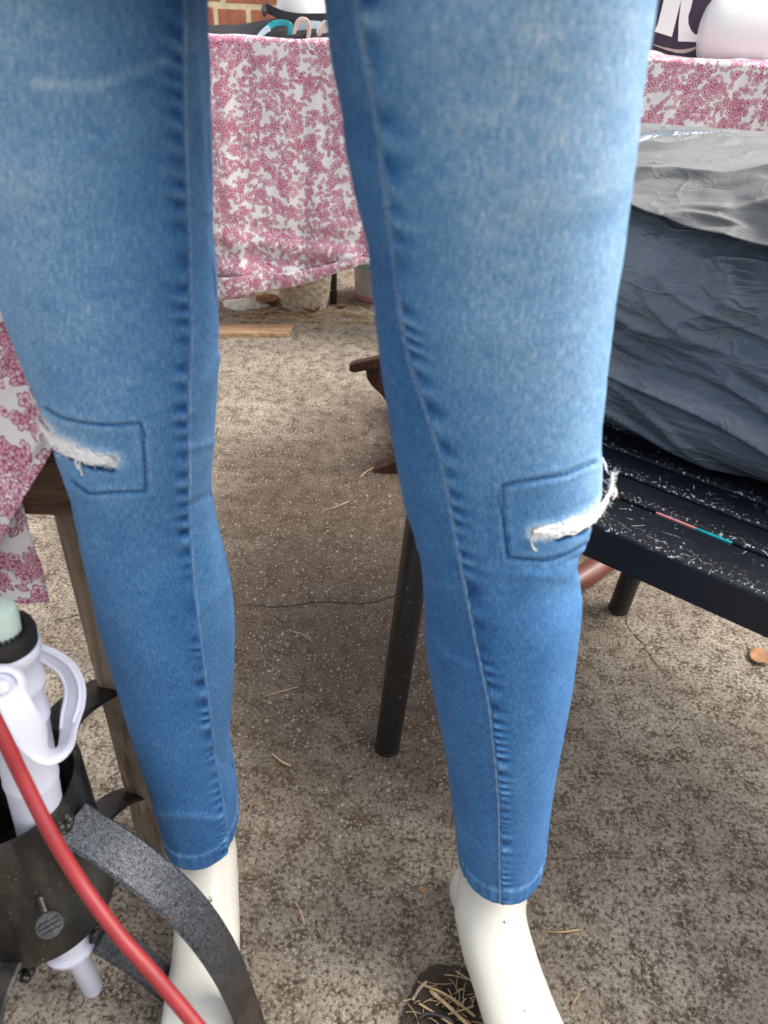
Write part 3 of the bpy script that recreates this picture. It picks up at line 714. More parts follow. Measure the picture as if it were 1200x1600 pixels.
# ------------------------------------------------------------ mannequin (one continuous body)
def ellipse_loft(mb, secs, n=40):
    """secs: centre, half-width vec a, half-depth vec b"""
    V = []
    for c, a, b in secs:
        for k in range(n):
            th = 2 * pi * k / n; V.append(Vector(c) + Vector(a) * cos(th) + Vector(b) * sin(th))
    F = [(i * n + k, i * n + (k + 1) % n, (i + 1) * n + (k + 1) % n, (i + 1) * n + k) for i in range(len(secs) - 1) for k in range(n)]
    F += [tuple(range(n - 1, -1, -1)), tuple(range((len(secs) - 1) * n, len(secs) * n))]
    mb.add(V, F)
def ball(mb, c, r, rot=None, n=24):
    R = rot or Matrix.Identity(3); V = []; F = []
    for i in range(1, n // 2):
        for k in range(n):
            a = pi * i / (n // 2); p = 2 * pi * k / n; V.append(Vector(c) + R @ Vector((r[0] * sin(a) * cos(p), r[1] * sin(a) * sin(p), r[2] * cos(a))))
    m = n // 2 - 1
    F = [(i * n + k, (i + 1) * n + k, (i + 1) * n + (k + 1) % n, i * n + (k + 1) % n) for i in range(m - 1) for k in range(n)]
    V += [Vector(c) + R @ Vector((0, 0, r[2])), Vector(c) - R @ Vector((0, 0, r[2]))]
    F += [(len(V) - 2, k, (k + 1) % n) for k in range(n)] + [(len(V) - 1, (m - 1) * n + (k + 1) % n, (m - 1) * n + k) for k in range(n)]
    mb.add(V, F)
body = MB()
for sd_ in ('L', 'R'):
    L = LEG[sd_]; ys, th, C, A, B, P = leg_rings(L, 24, 40)
    secs = []
    for i in range(24):
        s = .90 if i < 20 else .86
        secs.append((C[i], (A[i] * s, 0, 0), (0, -B[i] * s, 0)))
    hx = C[-1]; a_, b_ = A[-1], B[-1]
    secs = secs[:-2]
    # (left px, right px, row, height of the section centre, half thickness)
    if sd_ == 'R':
        foot = [(716, 826, 1378, .103, .037), (708, 821, 1425, .084, .034), (718, 831, 1470, .072, .031), (735, 848, 1525, .062, .028), (753, 871, 1585, .052, .025), (768, 896, 1640, .042, .022), (780, 925, 1700, .033, .018), (800, 950, 1770, .022, .014)]
        heel = ((732, 1392), .468, (.022, .028, .032))
    else:
        foot = [(270, 370, 1330, .084, .035), (272, 373, 1400, .062, .032), (273, 375, 1450, .054, .030), (268, 375, 1500, .047, .028), (259, 374, 1550, .041, .025), (250, 374, 1600, .036, .022), (238, 374, 1660, .030, .019), (232, 370, 1730, .022, .015)]
        heel = ((350, 1372), .492, (.018, .024, .030))
    fs = []
    for (x0, x1, yy, zc_, b) in foot:
        c = at_z((x0 + x1) / 2, yy, zc_); fs.append((c, (x1 - x0) / 2 * (c - CPOS).dot(_F) / FPX, b))
    for i, (c, a, b) in enumerate(fs):
        T = (fs[min(i + 1, len(fs) - 1)][0] - fs[max(i - 1, 0)][0]).normalized()
        ax = Vector((1, 0, 0)); ax = (ax - T * ax.dot(T)).normalized(); bx = T.cross(ax)
        secs.append((c, ax * a, bx * b))
    # keep section orientation consistent (b vector towards -y)
    secs = [(Vector(c), Vector(a), Vector(b) if Vector(b).y < 0 else -Vector(b)) for c, a, b in secs]
    ellipse_loft(body, secs)
    hc = at_y(heel[0][0], heel[0][1], heel[1]); ball(body, hc, heel[2])
    end = fs[-1][0]
    for k in range(5):   # toes
        xo = (-.032 + .016 * k) * (1 if sd_ == 'R' else -1); ball(body, end + Vector((xo, -.012 + abs(k - 1) * .006, -.010)), (.0095 - .0008 * k, .020 - .0015 * k, .0095))
n = 40
rows = [((HX, HY, HZ - .004), HW * .85, HD * .80), ((HX, HY, HZ + .06), HW * .92, HD * .92), ((HX, HY, HZ + .14), HW * .86, HD * .88), ((HX, HY, HZ + .25), HW * .70, HD * .72), ((HX, HY, HZ + .34), HW * .68, HD * .68)]
ellipse_loft(body, [(c, (a, 0, 0), (0, -b, 0)) for c, a, b in rows])
mq = body.build('mannequin', MAT['mannequin'])
md = mq.modifiers.new('remesh', 'REMESH'); md.mode = 'VOXEL'; md.voxel_size = 0.004; md.use_smooth_shade = True
sm = mq.modifiers.new('smooth', 'SMOOTH'); sm.iterations = 14; sm.factor = 0.5
dg = bpy.context.evaluated_depsgraph_get(); me = bpy.data.meshes.new_from_object(mq.evaluated_get(dg)); mq.modifiers.clear(); mq.data = me
me.polygons.foreach_set('use_smooth', [True] * len(me.polygons))
if not me.materials: me.materials.append(MAT['mannequin'])
tag(mq, 'glossy cream mannequin with bare tiptoe feet standing in the blue jeans', 'mannequin')
mbv = BVHTree.FromPolygons([v.co.copy() for v in me.vertices], [tuple(p.vertices) for p in me.polygons])
r2 = random.Random(5)
for (x, y, k, s_) in ((788, 1443, 3, 2), (820, 1578, 2, 1.5), (322, 1407, 3, 2), (330, 1406, 4, 2.5), (316, 1405, 3, 2), (333, 1432, 3, 2)):
    scr = MB()
    for i in range(k):
        a = hit(mbv, x + r2.gauss(0, s_), y + r2.gauss(0, s_ * .6), .0003); b = hit(mbv, x + r2.gauss(0, s_), y + r2.gauss(0, s_), .0003)
        if a and b and (a - b).length < .02: scr.tube([a, b], .0005, n=4)
    scr.build('scuff_mark', MAT['plateglass'], mq)

# ------------------------------------------------------------ bench with slats
U1 = Vector((.795, -.606, 0)).normalized(); U2 = Vector((.606, .795, 0)).normalized(); C0 = Vector((.039, .735, 0))
def bp(a, b, z): return C0 + U1 * a + U2 * b + Vector((0, 0, z))
bench = thing('bench', 'scratched black metal slatted bench with round tube legs under the dark bag', 'bench', C0)
BL = 1.0
def slat(b0, b1, z, lip):
    # cross-section in (u2, z): rounded edges turned down, front one with a deep apron
    prof = []
    r = .0045
    def arc(cx, cz, a0, a1, n=5):
        for i in range(n): a = a0 + (a1 - a0) * i / (n - 1); prof.append((cx + r * cos(a), cz + r * sin(a)))
    prof.append((b0, z - lip)); arc(b0 + r, z - r, pi, pi / 2)
    arc(b1 - r, z - r, pi / 2, 0); prof.append((b1, z - .012)); prof.append((b1 - .002, z - .012)); prof.append((b1 - .0025, z - r)); prof.append((b0 + .0025, z - r)); prof.append((b0 + .002, z - lip))
    m = len(prof); n = 60; V = []; ed = []
    for i in range(n):
        a = BL * i / (n - 1)
        for j, (b, zz) in enumerate(prof):
            V.append(bp(a, b, zz)); ed.append(1.0 if (1 <= j <= 5) else 0)
    F = [(i * m + j, (i + 1) * m + j, (i + 1) * m + (j + 1) % m, i * m + (j + 1) % m) for i in range(n - 1) for j in range(m)]
    F += [tuple(range(m)), tuple(range((n - 1) * m + m - 1, (n - 1) * m - 1, -1))]
    o = mesh_obj('slat', V, F, MAT['enamel'], bench, smooth=True, attrs={'edge': ed})
    try: o.data.set_sharp_from_angle(angle=radians(50))
    except Exception: pass
SL = [(0, .0595, .040)] + [(.0650 + .0445 * k, .1040 + .0445 * k, .012) for k in range(9)]
for (b0, b1, lip) in SL: slat(b0, b1, .45, lip)
fr = MB()
for a in (.03, .5, .97):
    c = bp(a, .235, .425); R = Matrix((U1, U2, Vector((0, 0, 1)))).transposed(); fr.box(c, (.022, .45, .02), R)
fr.box(bp(.5, .455, .425), (.96, .018, .03), R)
fr.build('frame', MAT['blacktube'], bench, smooth=False)
def bleg(top, foot):
    T = Vector(top); F_ = Vector(foot); mb = MB(); mb.tube([T, T.lerp(F_, .5), F_ + Vector((0, 0, .004))], .0172, n=20); l = mb.build('leg', MAT['blacktube'], bench)
    cp = MB().lathe([(0, .0), (.0170, .0), (.0178, .001), (.0178, .005), (.0170, .006)], F_ + Vector((0, 0, .0005)), 20); cp.build('rubber_foot', MAT['blackplastic'], l)
bleg(at_z(667, 752, .44), at_z(605, 1168)); bleg(bp(.17, .42, .44), at_z(966, 952))
bleg(bp(.95, .04, .44), bp(.98, .0, 0)); bleg(bp(.95, .44, .44), bp(.98, .48, 0))
# coloured slivers of wrapping caught in the gap between slats
for (a0, a1, nm, mt) in ((.150, .205, 'rust_patch', 'rust'), (.245, .285, 'tape_scrap', 'tubpink'), (.285, .320, 'tape_scrap', 'teal')):
    MB().box(bp((a0 + a1) / 2, .0625, .4478), (a1 - a0, .0030, .002), R).build(nm, MAT[mt], bench, smooth=False)

# ------------------------------------------------------------ the dark plastic bag
def make_bag():
    NU, NV = 700, 380
    ca, cb, cz = .40, .37, .586
    ra, rb, rz = .52, .205, .134
    u = np.linspace(0, 2 * pi, NU, endpoint=False); v = np.linspace(-pi / 2, pi / 2, NV)
    Ug, Vg = np.meshgrid(u, v)
    def sp(x, e): return np.sign(x) * np.abs(x) ** e
    cv = sp(np.cos(Vg), .42); sv = sp(np.sin(Vg), .60)
    X = cv * sp(np.cos(Ug), .62); Yb = cv * sp(np.sin(Ug), .70)
    bulge = 1 + .05 * (1 - sv ** 2)
    a = ca + ra * X * bulge; b = cb + rb * Yb * bulge + .035 * sv; z = cz + rz * sv
    z += .012 * np.cos(Ug * 2) * (sv > 0) * cv
    P = np.stack([np.array(C0)[0] + U1.x * a + U2.x * b, C0.y + U1.y * a + U2.y * b, z], -1).reshape(-1, 3)
    N = np.stack([U1.x * X / ra + U2.x * Yb / rb, U1.y * X / ra + U2.y * Yb / rb, sv / rz * .35], -1).reshape(-1, 3); N /= np.linalg.norm(N, axis=1)[:, None] + 1e-9
    a_, z_ = a.ravel(), z.ravel(); perim = (a - b).ravel()
    wp = vnoise(np.stack([perim * 4, z_ * 8, z_ * 0], 1), 1.0, 31); Q = np.stack([perim * 2.6 + z_ * 1.0, z_ * 17 + perim * 5.5 + wp * 1.4, np.zeros_like(z_)], 1)
    w1 = vnoise(Q, 1.0, 1); Q2 = np.stack([perim * 6 + z_ * 2, z_ * 42 + perim * 15 + wp * 3.5, np.zeros_like(z_)], 1)
    w2 = vnoise(Q2, 1.0, 2); w3 = vnoise(np.stack([perim * 16 + w1, z_ * 75 + perim * 24, z_ * 0], 1), 1.0, 3)
    ridge = np.maximum(0, 1 - np.abs(w1) * 5.0) ** 1.6; ridge2 = np.maximum(0, 1 - np.abs(w2) * 5.0) ** 1.5
    low = np.clip((.60 - z_) / .15, 0, 1)
    disp = .013 * ridge + .0065 * ridge2 * (.6 + low) + .010 * w1 + .0005 * w3 + .009 * vnoise(P, 5.0, 6)
    P2 = P + N * disp[:, None]
    P2[:, 2] = np.maximum(P2[:, 2], .4515)
    F = grid_faces(NU, NV, True)
    bag = mesh_obj('rubbish_bag', P2, F, MAT['bag'])
    tag(bag, 'bulging dark slate plastic bag with pale grey folded cuff, on the black bench', 'plastic bag')
    # cuff: loose collar of pale film over the upper third
    NVc = 150; v2 = np.linspace(np.arcsin(.10), np.arcsin(.995), NVc); Ug, Vg = np.meshgrid(u, v2); s = np.linspace(0, 1, NVc)[:, None]
    edge = (.74 + .09 * np.cos(2 * (Ug - 3.4)) + .02 * np.sin(Ug * 5 + .6) + .012 * np.sin(Ug * 7))
    svv = edge + (1 - edge) * (1 - (1 - s) ** 2.6)
    svv = np.clip(svv, -.99, .9999999); cvv = np.sqrt(1 - np.clip(np.abs(svv) ** (1 / .60), 0, 1) ** 2) ; cvv = np.maximum(cvv, 0) ** .42
    X = cvv * sp(np.cos(Ug), .62); Yb = cvv * sp(np.sin(Ug), .70); bulge = 1 + .05 * (1 - svv ** 2)
    a = ca + ra * X * bulge; b = cb + rb * Yb * bulge + .035 * svv; z = cz + rz * svv
    P = np.stack([C0.x + U1.x * a + U2.x * b, C0.y + U1.y * a + U2.y * b, z], -1).reshape(-1, 3)
    N = np.stack([U1.x * X / ra + U2.x * Yb / rb, U1.y * X / ra + U2.y * Yb / rb, svv / rz * .5], -1).reshape(-1, 3); N /= np.linalg.norm(N, axis=1)[:, None] + 1e-9
    perim = (a - b).ravel(); z_ = z.ravel()
    w1 = vnoise(np.stack([perim * 4 + z_, z_ * 22 + perim * 6, z_ * 0], 1), 1.0, 8); w2 = vnoise(np.stack([perim * 11, z_ * 50 - perim * 12 + w1 * 2, z_ * 0], 1), 1.0, 9); w3 = vnoise(np.stack([perim * 30, z_ * 90 + perim * 30, z_ * 0], 1), 1.0, 10)
    roll = np.broadcast_to(np.exp(-(s / .06) ** 2), Ug.shape).ravel()
    disp = .019 + .014 * np.maximum(0, 1 - np.abs(w1) * 4) ** 1.3 + .009 * np.maximum(0, 1 - np.abs(w2) * 4) ** 1.4 + .0022 * w3 + .006 * w1 + .006 * roll
    fd = np.clip((1 - np.broadcast_to(s, Ug.shape).ravel()) / .35, 0, 1); disp = .019 + (disp - .019) * fd
    P2 = P + N * disp[:, None]
    mesh_obj('bag_cuff', P2, grid_faces(NU, NVc, True), MAT['bagcuff'], bag, thick=.0012)
make_bag()

# ------------------------------------------------------------ display table with the floral cloth
TZ = .736; E0 = at_z(330, 58, TZ); E1 = at_z(1200, 103, TZ); TD = (E1 - E0).normalized(); TN = Vector((-TD.y, TD.x, 0))
tab = thing('display_table', 'long display table covered by floral cloth in front of the brick wall', 'table', E0 + TD * .6 + TN * .3 - Vector((0, 0, TZ)))
Rt = Matrix((TD, TN, Vector((0, 0, 1)))).transposed()
def tp(a, b, z): return E0 + TD * a + TN * b + Vector((0, 0, z - TZ))
MB().box(tp(.55, .19, TZ - .014), (2.0, .36, .022), Rt).build('tabletop', MAT['tabletop'], tab, smooth=False)
lt = at_z(521, 474)
for p in (lt, tp(1.48, .04, 0), tp(1.48, .34, 0), tp(-.38, .34, 0)):
    MB().tube([Vector((p.x, p.y, .0)), Vector((p.x, p.y, TZ - .025))], .0115, n=14).build('leg', MAT['blacktube'], tab)
def tablecloth():
    NU, NV = 420, 170; a = np.linspace(-.45, 1.57, NU)
    hem_px = {340: 458, 440: 441, 570: 401}; hz = []
    A_ = [(at_y(x, y, 2.16) - E0).dot(TD) for x, y in hem_px.items()]; H_ = [at_y(x, y, 2.16).z for x, y in hem_px.items()]
    hem = np.interp(a, [-.45, A_[0], A_[1], A_[2], 1.0, 1.57], [.09, H_[0], H_[1], H_[2], .26, .24])
    hem += .004 * np.sin(a * 21)
    top = .36; P = np.zeros((NV, NU, 3)); UVm = np.zeros((NV, NU, 2))
    s = np.linspace(0, 1, NV)
    fold = grid_noise(NU, NV, 26, 2, 41) * .010 + .009 * np.sin(a * 17 + 1)[None, :] + grid_noise(NU, NV, 60, 5, 42) * .004 + grid_noise(NU, NV, 120, 26, 45) * .0012
    tn = grid_noise(NU, NV, 40, 10, 43) * .003
    diag = np.zeros((NV, NU))
    for i in range(NV):
        L_tot = top + (TZ - hem)
        d = s[i] * L_tot
        r = .008
        on = d < top - r
        bb = np.where(on, top - d, 0.0); zz = np.where(on, TZ + .002, TZ + .002 - (d - top + r))
        hang = np.clip((d - top) / .45, 0, 1.3)
        bb = np.where(on, bb, -.006 - fold[i] * (.25 + hang) - .02 * hang)
        # horizontal slack creases near the hem
        lo = np.clip((.34 - zz) / .08, 0, 1)
        bb = np.where(on, bb, bb - lo * .006 * np.sin(zz * 75 + a * 6))
        zz = np.where(on, zz + tn[i] + .002, zz)
        for j in range(NU):
            q = (E0.x + TD.x * a[j] + TN.x * bb[j], E0.y + TD.y * a[j] + TN.y * bb[j], zz[j]); P[i, j] = q
        UVm[i, :, 0] = a; UVm[i, :, 1] = -d
    c = mesh_obj('tablecloth', P.reshape(-1, 3), grid_faces(NU, NV)[:, ::-1], MAT['floral'], uv=UVm.reshape(-1, 2) * .88, thick=.001)
    tag(c, 'white cotton cloth with crimson floral print over the far display table', 'tablecloth')
    # turned-up hem band, hanging slightly proud
    NB = 10; Pb = np.zeros((NB, NU, 3)); Ub = np.zeros((NB, NU, 2))
    for i in range(NB):
        k = i / (NB - 1); src = P[-1] ; up = .055 * (1 - k)
        off = -.007 - .004 * sin(k * pi) 
        Pb[i, :, 0] = src[:, 0] + TN.x * off; Pb[i, :, 1] = src[:, 1] + TN.y * off - .003; Pb[i, :, 2] = src[:, 2] + up * np.clip((1.25 - .9 * (a + .05) / .45), .15, 1.3) - .004
        Ub[i, :, 0] = a + .37; Ub[i, :, 1] = Pb[i, :, 2]
    mesh_obj('hem_band', Pb.reshape(-1, 3), grid_faces(NU, NB)[:, ::-1], MAT['floral'], c, uv=Ub.reshape(-1, 2) * .88, thick=.001)
tablecloth()

# ------------------------------------------------------------ brick wall
wall = thing('brick_wall', 'red brick wall with cream mortar behind the display table', 'wall', (.1, 3.25, 0))
MB().box((.1, 3.312, .62), (5.0, .2, 1.26)).build('mortar', MAT['mortar'], wall, smooth=False)
bx_ = {}
rz0 = .706 - 7.6 * .0755
def brick_mesh(L_, mi):
    import bmesh
    bm = bmesh.new(); bmesh.ops.create_cube(bm, size=1); bmesh.ops.scale(bm, vec=(L_, .08, .0645), verts=bm.verts)
    bmesh.ops.bevel(bm, geom=bm.edges[:], offset=.004, segments=1, affect='EDGES')
    m = bpy.data.meshes.new('brick'); bm.to_mesh(m); bm.free(); m.materials.append(BRICKS[mi]); return m
BM = {(h, i): brick_mesh(.106 if h else .222, i) for h in (0, 1) for i in range(3)}
row = 0; z = .038; r3 = random.Random(3); 
while z < 1.22:
    x = -1.25 + (0 if row % 2 else -.0865); k = 0
    while x < 1.30:
        h = k % 2; L_ = .106 if h else .222
        if x > -1.25 - .2:
            o = bpy.data.objects.new('brick', BM[(h, r3.choice((0, 0, 1, 1, 2)))]); COL.objects.link(o)
            o.location = (x + L_ / 2 - .1 , .0 + r3.uniform(-.002, .002), z + r3.uniform(-.001, .001)); o.parent = wall
        x += L_ + .012; k += 1
    z += .0765; row += 1

# ------------------------------------------------------------ things lying on the display table
def ribbon(name, pts, w_, t_, mat, parent=None, nrm=(0, -1, .15), n=30):
    P = smooth_path(pts, n); return MB().strip(P, [nrm] * n, w_, t_).build(name, mat, parent)
Yt = 2.225
def P2(x, y, Y=Yt): return tuple(at_y(x, y, Y))
blk = thing('fabric_bag', 'flat black fabric bag lying on floral cloth with curled strap end', 'bag', at_y(420, 60, 2.25))
body_ = MB(); V = []; NUb, NVb = 40, 14
topx = [300, 333, 370, 400, 430, 460, 500, 540]; topy = [41, 40, 40, 35, 29, 29, 32, 34]
for j in range(NVb):
    for i in range(NUb):
        x = 300 + 250 * i / (NUb - 1); yt = np.interp(x, topx, topy); k = j / (NVb - 1)
        V.append(at_y(x, yt + k * (66 - yt), 2.29 - .07 * sin(k * pi / 2) + .006 * sin(i * .8 + j)))
mesh_obj('pouch', V, grid_faces(NUb, NVb)[:, ::-1], MAT['blackcloth'], blk, thick=.004)
ribbon('strap', [P2(414, 10, 2.26), P2(420, 14, 2.26), P2(440, 23, 2.25), P2(468, 28, 2.25), P2(500, 28, 2.25), P2(530, 27, 2.25)], .020, .004, MAT['blackcloth'], blk)
ribbon('strap_end', [P2(414, 9, 2.26), P2(413, 16, 2.245), P2(416, 22, 2.25)], .018, .004, MAT['blackcloth'], blk, nrm=(1, -1, 0), n=8)

cap = thing('sun_hat', 'white round hat crown resting on the black fabric bag', 'hat', at_y(471, 27, 2.33))
MB().lathe([(.066, 0), (.069, .004), (.0685, .01), (.064, .035), (.058, .06), (.048, .082), (.028, .096), (.0, .1)], at_y(473, 20, 2.33) - Vector((0, 0, .008)), 48, axis=(.06, -.10, 1)).build('crown', MAT['white'], cap)
MB().lathe([(.062, -.003), (.0695, -.003), (.070, .003), (.0672, .004)], at_y(473, 20, 2.33) - Vector((0, 0, .010)), 48, axis=(.06, -.10, 1)).build('trim', MAT['paleblue'], cap)

def giftbag(name, label, arcp, wd, mat, bodymat, c, hb):
    t = thing(name, label, 'bag', c)
    ribbon('handle', arcp, wd, .003, mat, t)
    return t
t = giftbag('handle_bag', 'pale bag with glossy teal curved handle lying on floral cloth', [P2(404, 64), P2(412, 52), P2(420, 42), P2(432, 36), P2(446, 36), P2(454, 42), P2(452, 56), P2(449, 66)], .013, MAT['teal'], None, at_y(430, 66, 2.235), 0)
ribbon('handle_base', [P2(398, 68, 2.222), P2(405, 58, 2.222), P2(414, 48, 2.222), P2(421, 44, 2.222)], .013, .004, MAT['paleblue'], t, n=10)
mesh_obj('pouch', [P2(395, 64, 2.235), P2(475, 66, 2.235), P2(470, 76, 2.205), P2(398, 74, 2.205), P2(400, 66, 2.27), P2(472, 66, 2.27)], [(0, 1, 2, 3), (0, 4, 5, 1), (3, 2, 5, 4), (0, 3, 4), (1, 5, 2)], MAT['paleblue'], t, smooth=False)
for (x0, lab, hx_) in ((458, 'pale blue bag with beige loop handle between teal handle and jeans', 0), (497, 'white printed bag with beige loop handle beside the blue jeans leg', 1)):
    t = thing('handle_bag', lab, 'bag', at_y(x0 + 10, 66, 2.235))
    if hx_ == 0:
        arc_ = [P2(x0, 66), P2(x0 + 2, 50), P2(x0 + 6, 36), P2(x0 + 13, 30), P2(x0 + 22, 33), P2(x0 + 25, 46), P2(x0 + 22, 66)]
        pc = [P2(x0 - 6, 66, 2.24), P2(x0 + 6, 36, 2.24), P2(x0 + 24, 32, 2.24), P2(x0 + 44, 34, 2.24), P2(x0 + 40, 70, 2.24)]
    else:
        arc_ = [P2(x0, 68), P2(x0 + 2, 54), P2(x0 + 8, 42), P2(x0 + 15, 36), P2(x0 + 24, 38), P2(x0 + 30, 70)]
        pc = [P2(x0 - 12, 68, 2.235), P2(x0 - 2, 46, 2.235), P2(x0 + 8, 32, 2.235), P2(x0 + 40, 34, 2.235), P2(x0 + 40, 74, 2.235)]
    ribbon('handle', arc_, .010, .004, MAT['beige'], t)
    c_ = [Vector(p) for p in pc]; nb = len(c_); mb = MB().add(c_ + [p + Vector((0, .03, 0)) for p in c_], [tuple(range(nb - 1, -1, -1)), tuple(range(nb, 2 * nb))] + [(i, (i + 1) % nb, nb + (i + 1) % nb, nb + i) for i in range(nb)])
    mb.build('pouch', MAT['paleblue'] if hx_ == 0 else MAT['white'], t, smooth=False)

# tote bag with white letter shapes, at the right
Yr = 2.20
tote = thing('tote_bag', 'dark purple carrier bag with large white letters on floral cloth', 'bag', at_y(1060, 95, Yr))
pc = [at_y(x, y, Yr) for x, y in ((985, -60), (1150, -60), (1148, 104), (1110, 100), (1020, 98), (985, 96))]
MB().add(pc + [p + Vector((0, .05, 0)) for p in pc], [tuple(range(5, -1, -1)), tuple(range(6, 12))] + [(i, (i + 1) % 6, 6 + (i + 1) % 6, 6 + i) for i in range(6)]).build('bag_body', MAT['purple'], tote, smooth=False)
def q_(X, Y): return (980 + X * 220 / 1200, Y * 240 / 1309)
def decal(name, poly, mat, parent, Y, dy=-.003):
    pc = [at_y(x, y, Y + dy) for x, y in poly]; nn = len(pc)
    MB().add(pc + [p + Vector((0, .0025, 0)) for p in pc], [tuple(range(nn)), tuple(range(2 * nn - 1, nn - 1, -1))] + [(i, nn + i, nn + (i + 1) % nn, (i + 1) % nn) for i in range(nn)]).build(name, mat, parent, smooth=False)
decal('letter', [q_(*p) for p in ((328, -60), (475, -60), (380, 315), (232, 268), (262, 205))], MAT['white'], tote, Yr)
decal('letter', [q_(*p) for p in ((462, 0), (475, -60), (572, -60), (545, 60), (520, 140), (522, 205), (545, 260), (575, 292), (680, 300), (680, 362), (434, 352), (440, 180))], MAT['white'], tote, Yr)
up_ = [(215, 375), (300, 400), (400, 420), (470, 424), (540, 412), (606, 393)]; lo_ = [(600, 408), (550, 435), (490, 454), (420, 450), (330, 425), (240, 390)]
decal('printed_stripe', [q_(*p) for p in up_ + lo_], MAT['beige'], tote, Yr)
decal('printed_stripe', [q_(*p) for p in ((640, 440), (700, 440), (680, 500), (640, 500))], MAT['beige'], tote, Yr)

# white mannequin torso lying on the table
tor = MB(); secs = []
for (x, y, Y, a, b) in ((1098, 40, 2.15, .02, .02), (1104, 44, 2.15, .075, .085), (1122, 46, 2.15, .105, .105), (1150, 44, 2.15, .122, .115), (1190, 42, 2.15, .128, .12), (1230, 40, 2.15, .122, .118), (1275, 40, 2.15, .105, .105), (1320, 44, 2.15, .098, .10), (1370, 48, 2.15, .11, .105), (1400, 50, 2.15, .05, .05)):
    secs.append((at_y(x, y + 6, Y) + Vector((0, .10, .0)), (0, 0, a * .88), (0, -b, 0)))
ellipse_loft(tor, secs, 48); to = tor.build('torso_form', MAT['white'], None, sub=1); tag(to, 'glossy white torso display form lying on floral cloth at right edge', 'display form')
MB().tube([at_y(x, y, 2.132 + dy) for x, y, dy in ((1142, 60, .02), (1137, 72, .025), (1137, 86, .035), (1143, 97, .05))], .0012, n=5).build('joint_line', MAT['grey'], to)
bxg = thing('storage_crate', 'grey plastic crate behind the white torso form at the right edge', 'crate', at_y(1190, 40, 2.34))
mb = MB(); cc = at_y(1200, 5, 2.34); mb.box((cc.x + .08, 2.36, .84), (.34, .16, .20), bev=.008); mb.build('crate_body', MAT['grey'], bxg)
MB().box((cc.x + .08, 2.36, .952), (.36, .18, .018), bev=.005).build('lid', MAT['grey'], bxg)

# ------------------------------------------------------------ floor things under the display table
bk = at_z(472, 489); bk = Vector((bk.x, bk.y + .07, 0))
basket = thing('woven_basket', 'bleached round woven basket on the ground under the floral cloth', 'basket', bk)
NB_, NH = 96, 60; V = []
for j in range(NH):
    k = j / (NH - 1); zz = k * .19; rad = .070 + .018 * sin(k * 1.9) ; band = sin(zz * 2 * pi / .013)
    for i in range(NB_):
        a = 2 * pi * i / NB_; wv = .0022 * band * (1 if int(zz / .013) % 2 == 0 else -1) * sin(a * 16) + .0014 * abs(band) + random.gauss(0, .0005)
        V.append((bk.x + (rad + wv) * cos(a), bk.y + (rad + wv) * sin(a), zz + .002))
mesh_obj('weave', V, grid_faces(NB_, NH, True), MAT['basket'], basket)
mbk = MB()
for k in range(40):
    a = random.uniform(0, 6.28); z0 = random.uniform(.02, .18); P = []
    for i in range(8): aa = a + i * .11; P.append((bk.x + .091 * cos(aa), bk.y + .091 * sin(aa), z0 + random.gauss(0, .0008) + i * .0004))
    mbk.tube(P, .0013, n=4)
kind(mbk.build('loose_strands', MAT['straw'], basket), 'stuff')
tb = at_z(588, 474); tub = thing('plastic_tub', 'cloudy plastic tub with teal lid and pink base by the table leg', 'tub', (tb.x, tb.y + .06, 0))
cx_, cy_ = tb.x, tb.y + .065
MB().lathe([(.072, .018), (.074, .02), (.079, .12), (.080, .125), (.076, .126), (.0, .124)], (cx_, cy_, 0), 40).build('tub_body', MAT['tub'], tub)
MB().lathe([(0, .001), (.070, .001), (.074, .004), (.0745, .02), (.072, .021)], (cx_, cy_, 0), 40).build('base', MAT['tubpink'], tub)
MB().lathe([(.081, .110), (.084, .112), (.084, .14), (.078, .145), (0, .146)], (cx_, cy_, 0), 40).build('lid', simple('mint_lid', (0.25, 0.52, 0.46), .5), tub)
MB().tube([(cx_ + .04, cy_ - .068, .115), (cx_ + .03, cy_ - .080, .085), (cx_ + .045, cy_ - .078, .05)], [.01, .02, .006], n=10).build('cloth_scrap', simple('blue_scrap', (0.08, 0.16, 0.36), .8), tub)
def crumple(name, poly_px, h, mat, label, cat, seed=1, n=26):
    c = Vector((0, 0, 0)); P0 = [at_z(*p) for p in poly_px]; c = sum(P0, Vector()) / len(P0); V = []; m = 8
    for j in range(m):
        k = (j / (m - 1))
        for i in range(n):
            s = i / n * len(P0); a = P0[int(s) % len(P0)]; b = P0[(int(s) + 1) % len(P0)]; e = a.lerp(b, s - int(s)); p = c.lerp(e, k)
            zz = h * (1 - k ** 3) * (.6 + .5 * noise.noise(p * 45 + Vector((seed * 9, 0, 0)))) + .001
            V.append((p.x, p.y, max(zz, .001)))
    o = mesh_obj(name, V, grid_faces(n, m, True)[:, ::-1], mat); tag(o, label, cat); return o
crumple('rag', [(348, 472), (380, 468), (415, 471), (424, 478), (400, 484), (370, 486), (350, 480)], .022, MAT['rag'], 'crumpled dirty white rag on concrete at foot of the floral cloth', 'rag', 2)
crumple('cardboard_scrap', [(352, 452), (402, 452), (402, 461), (352, 463)], .02, MAT['plank'], 'yellowish cardboard scrap behind the white rag under the cloth', 'cardboard', 4)
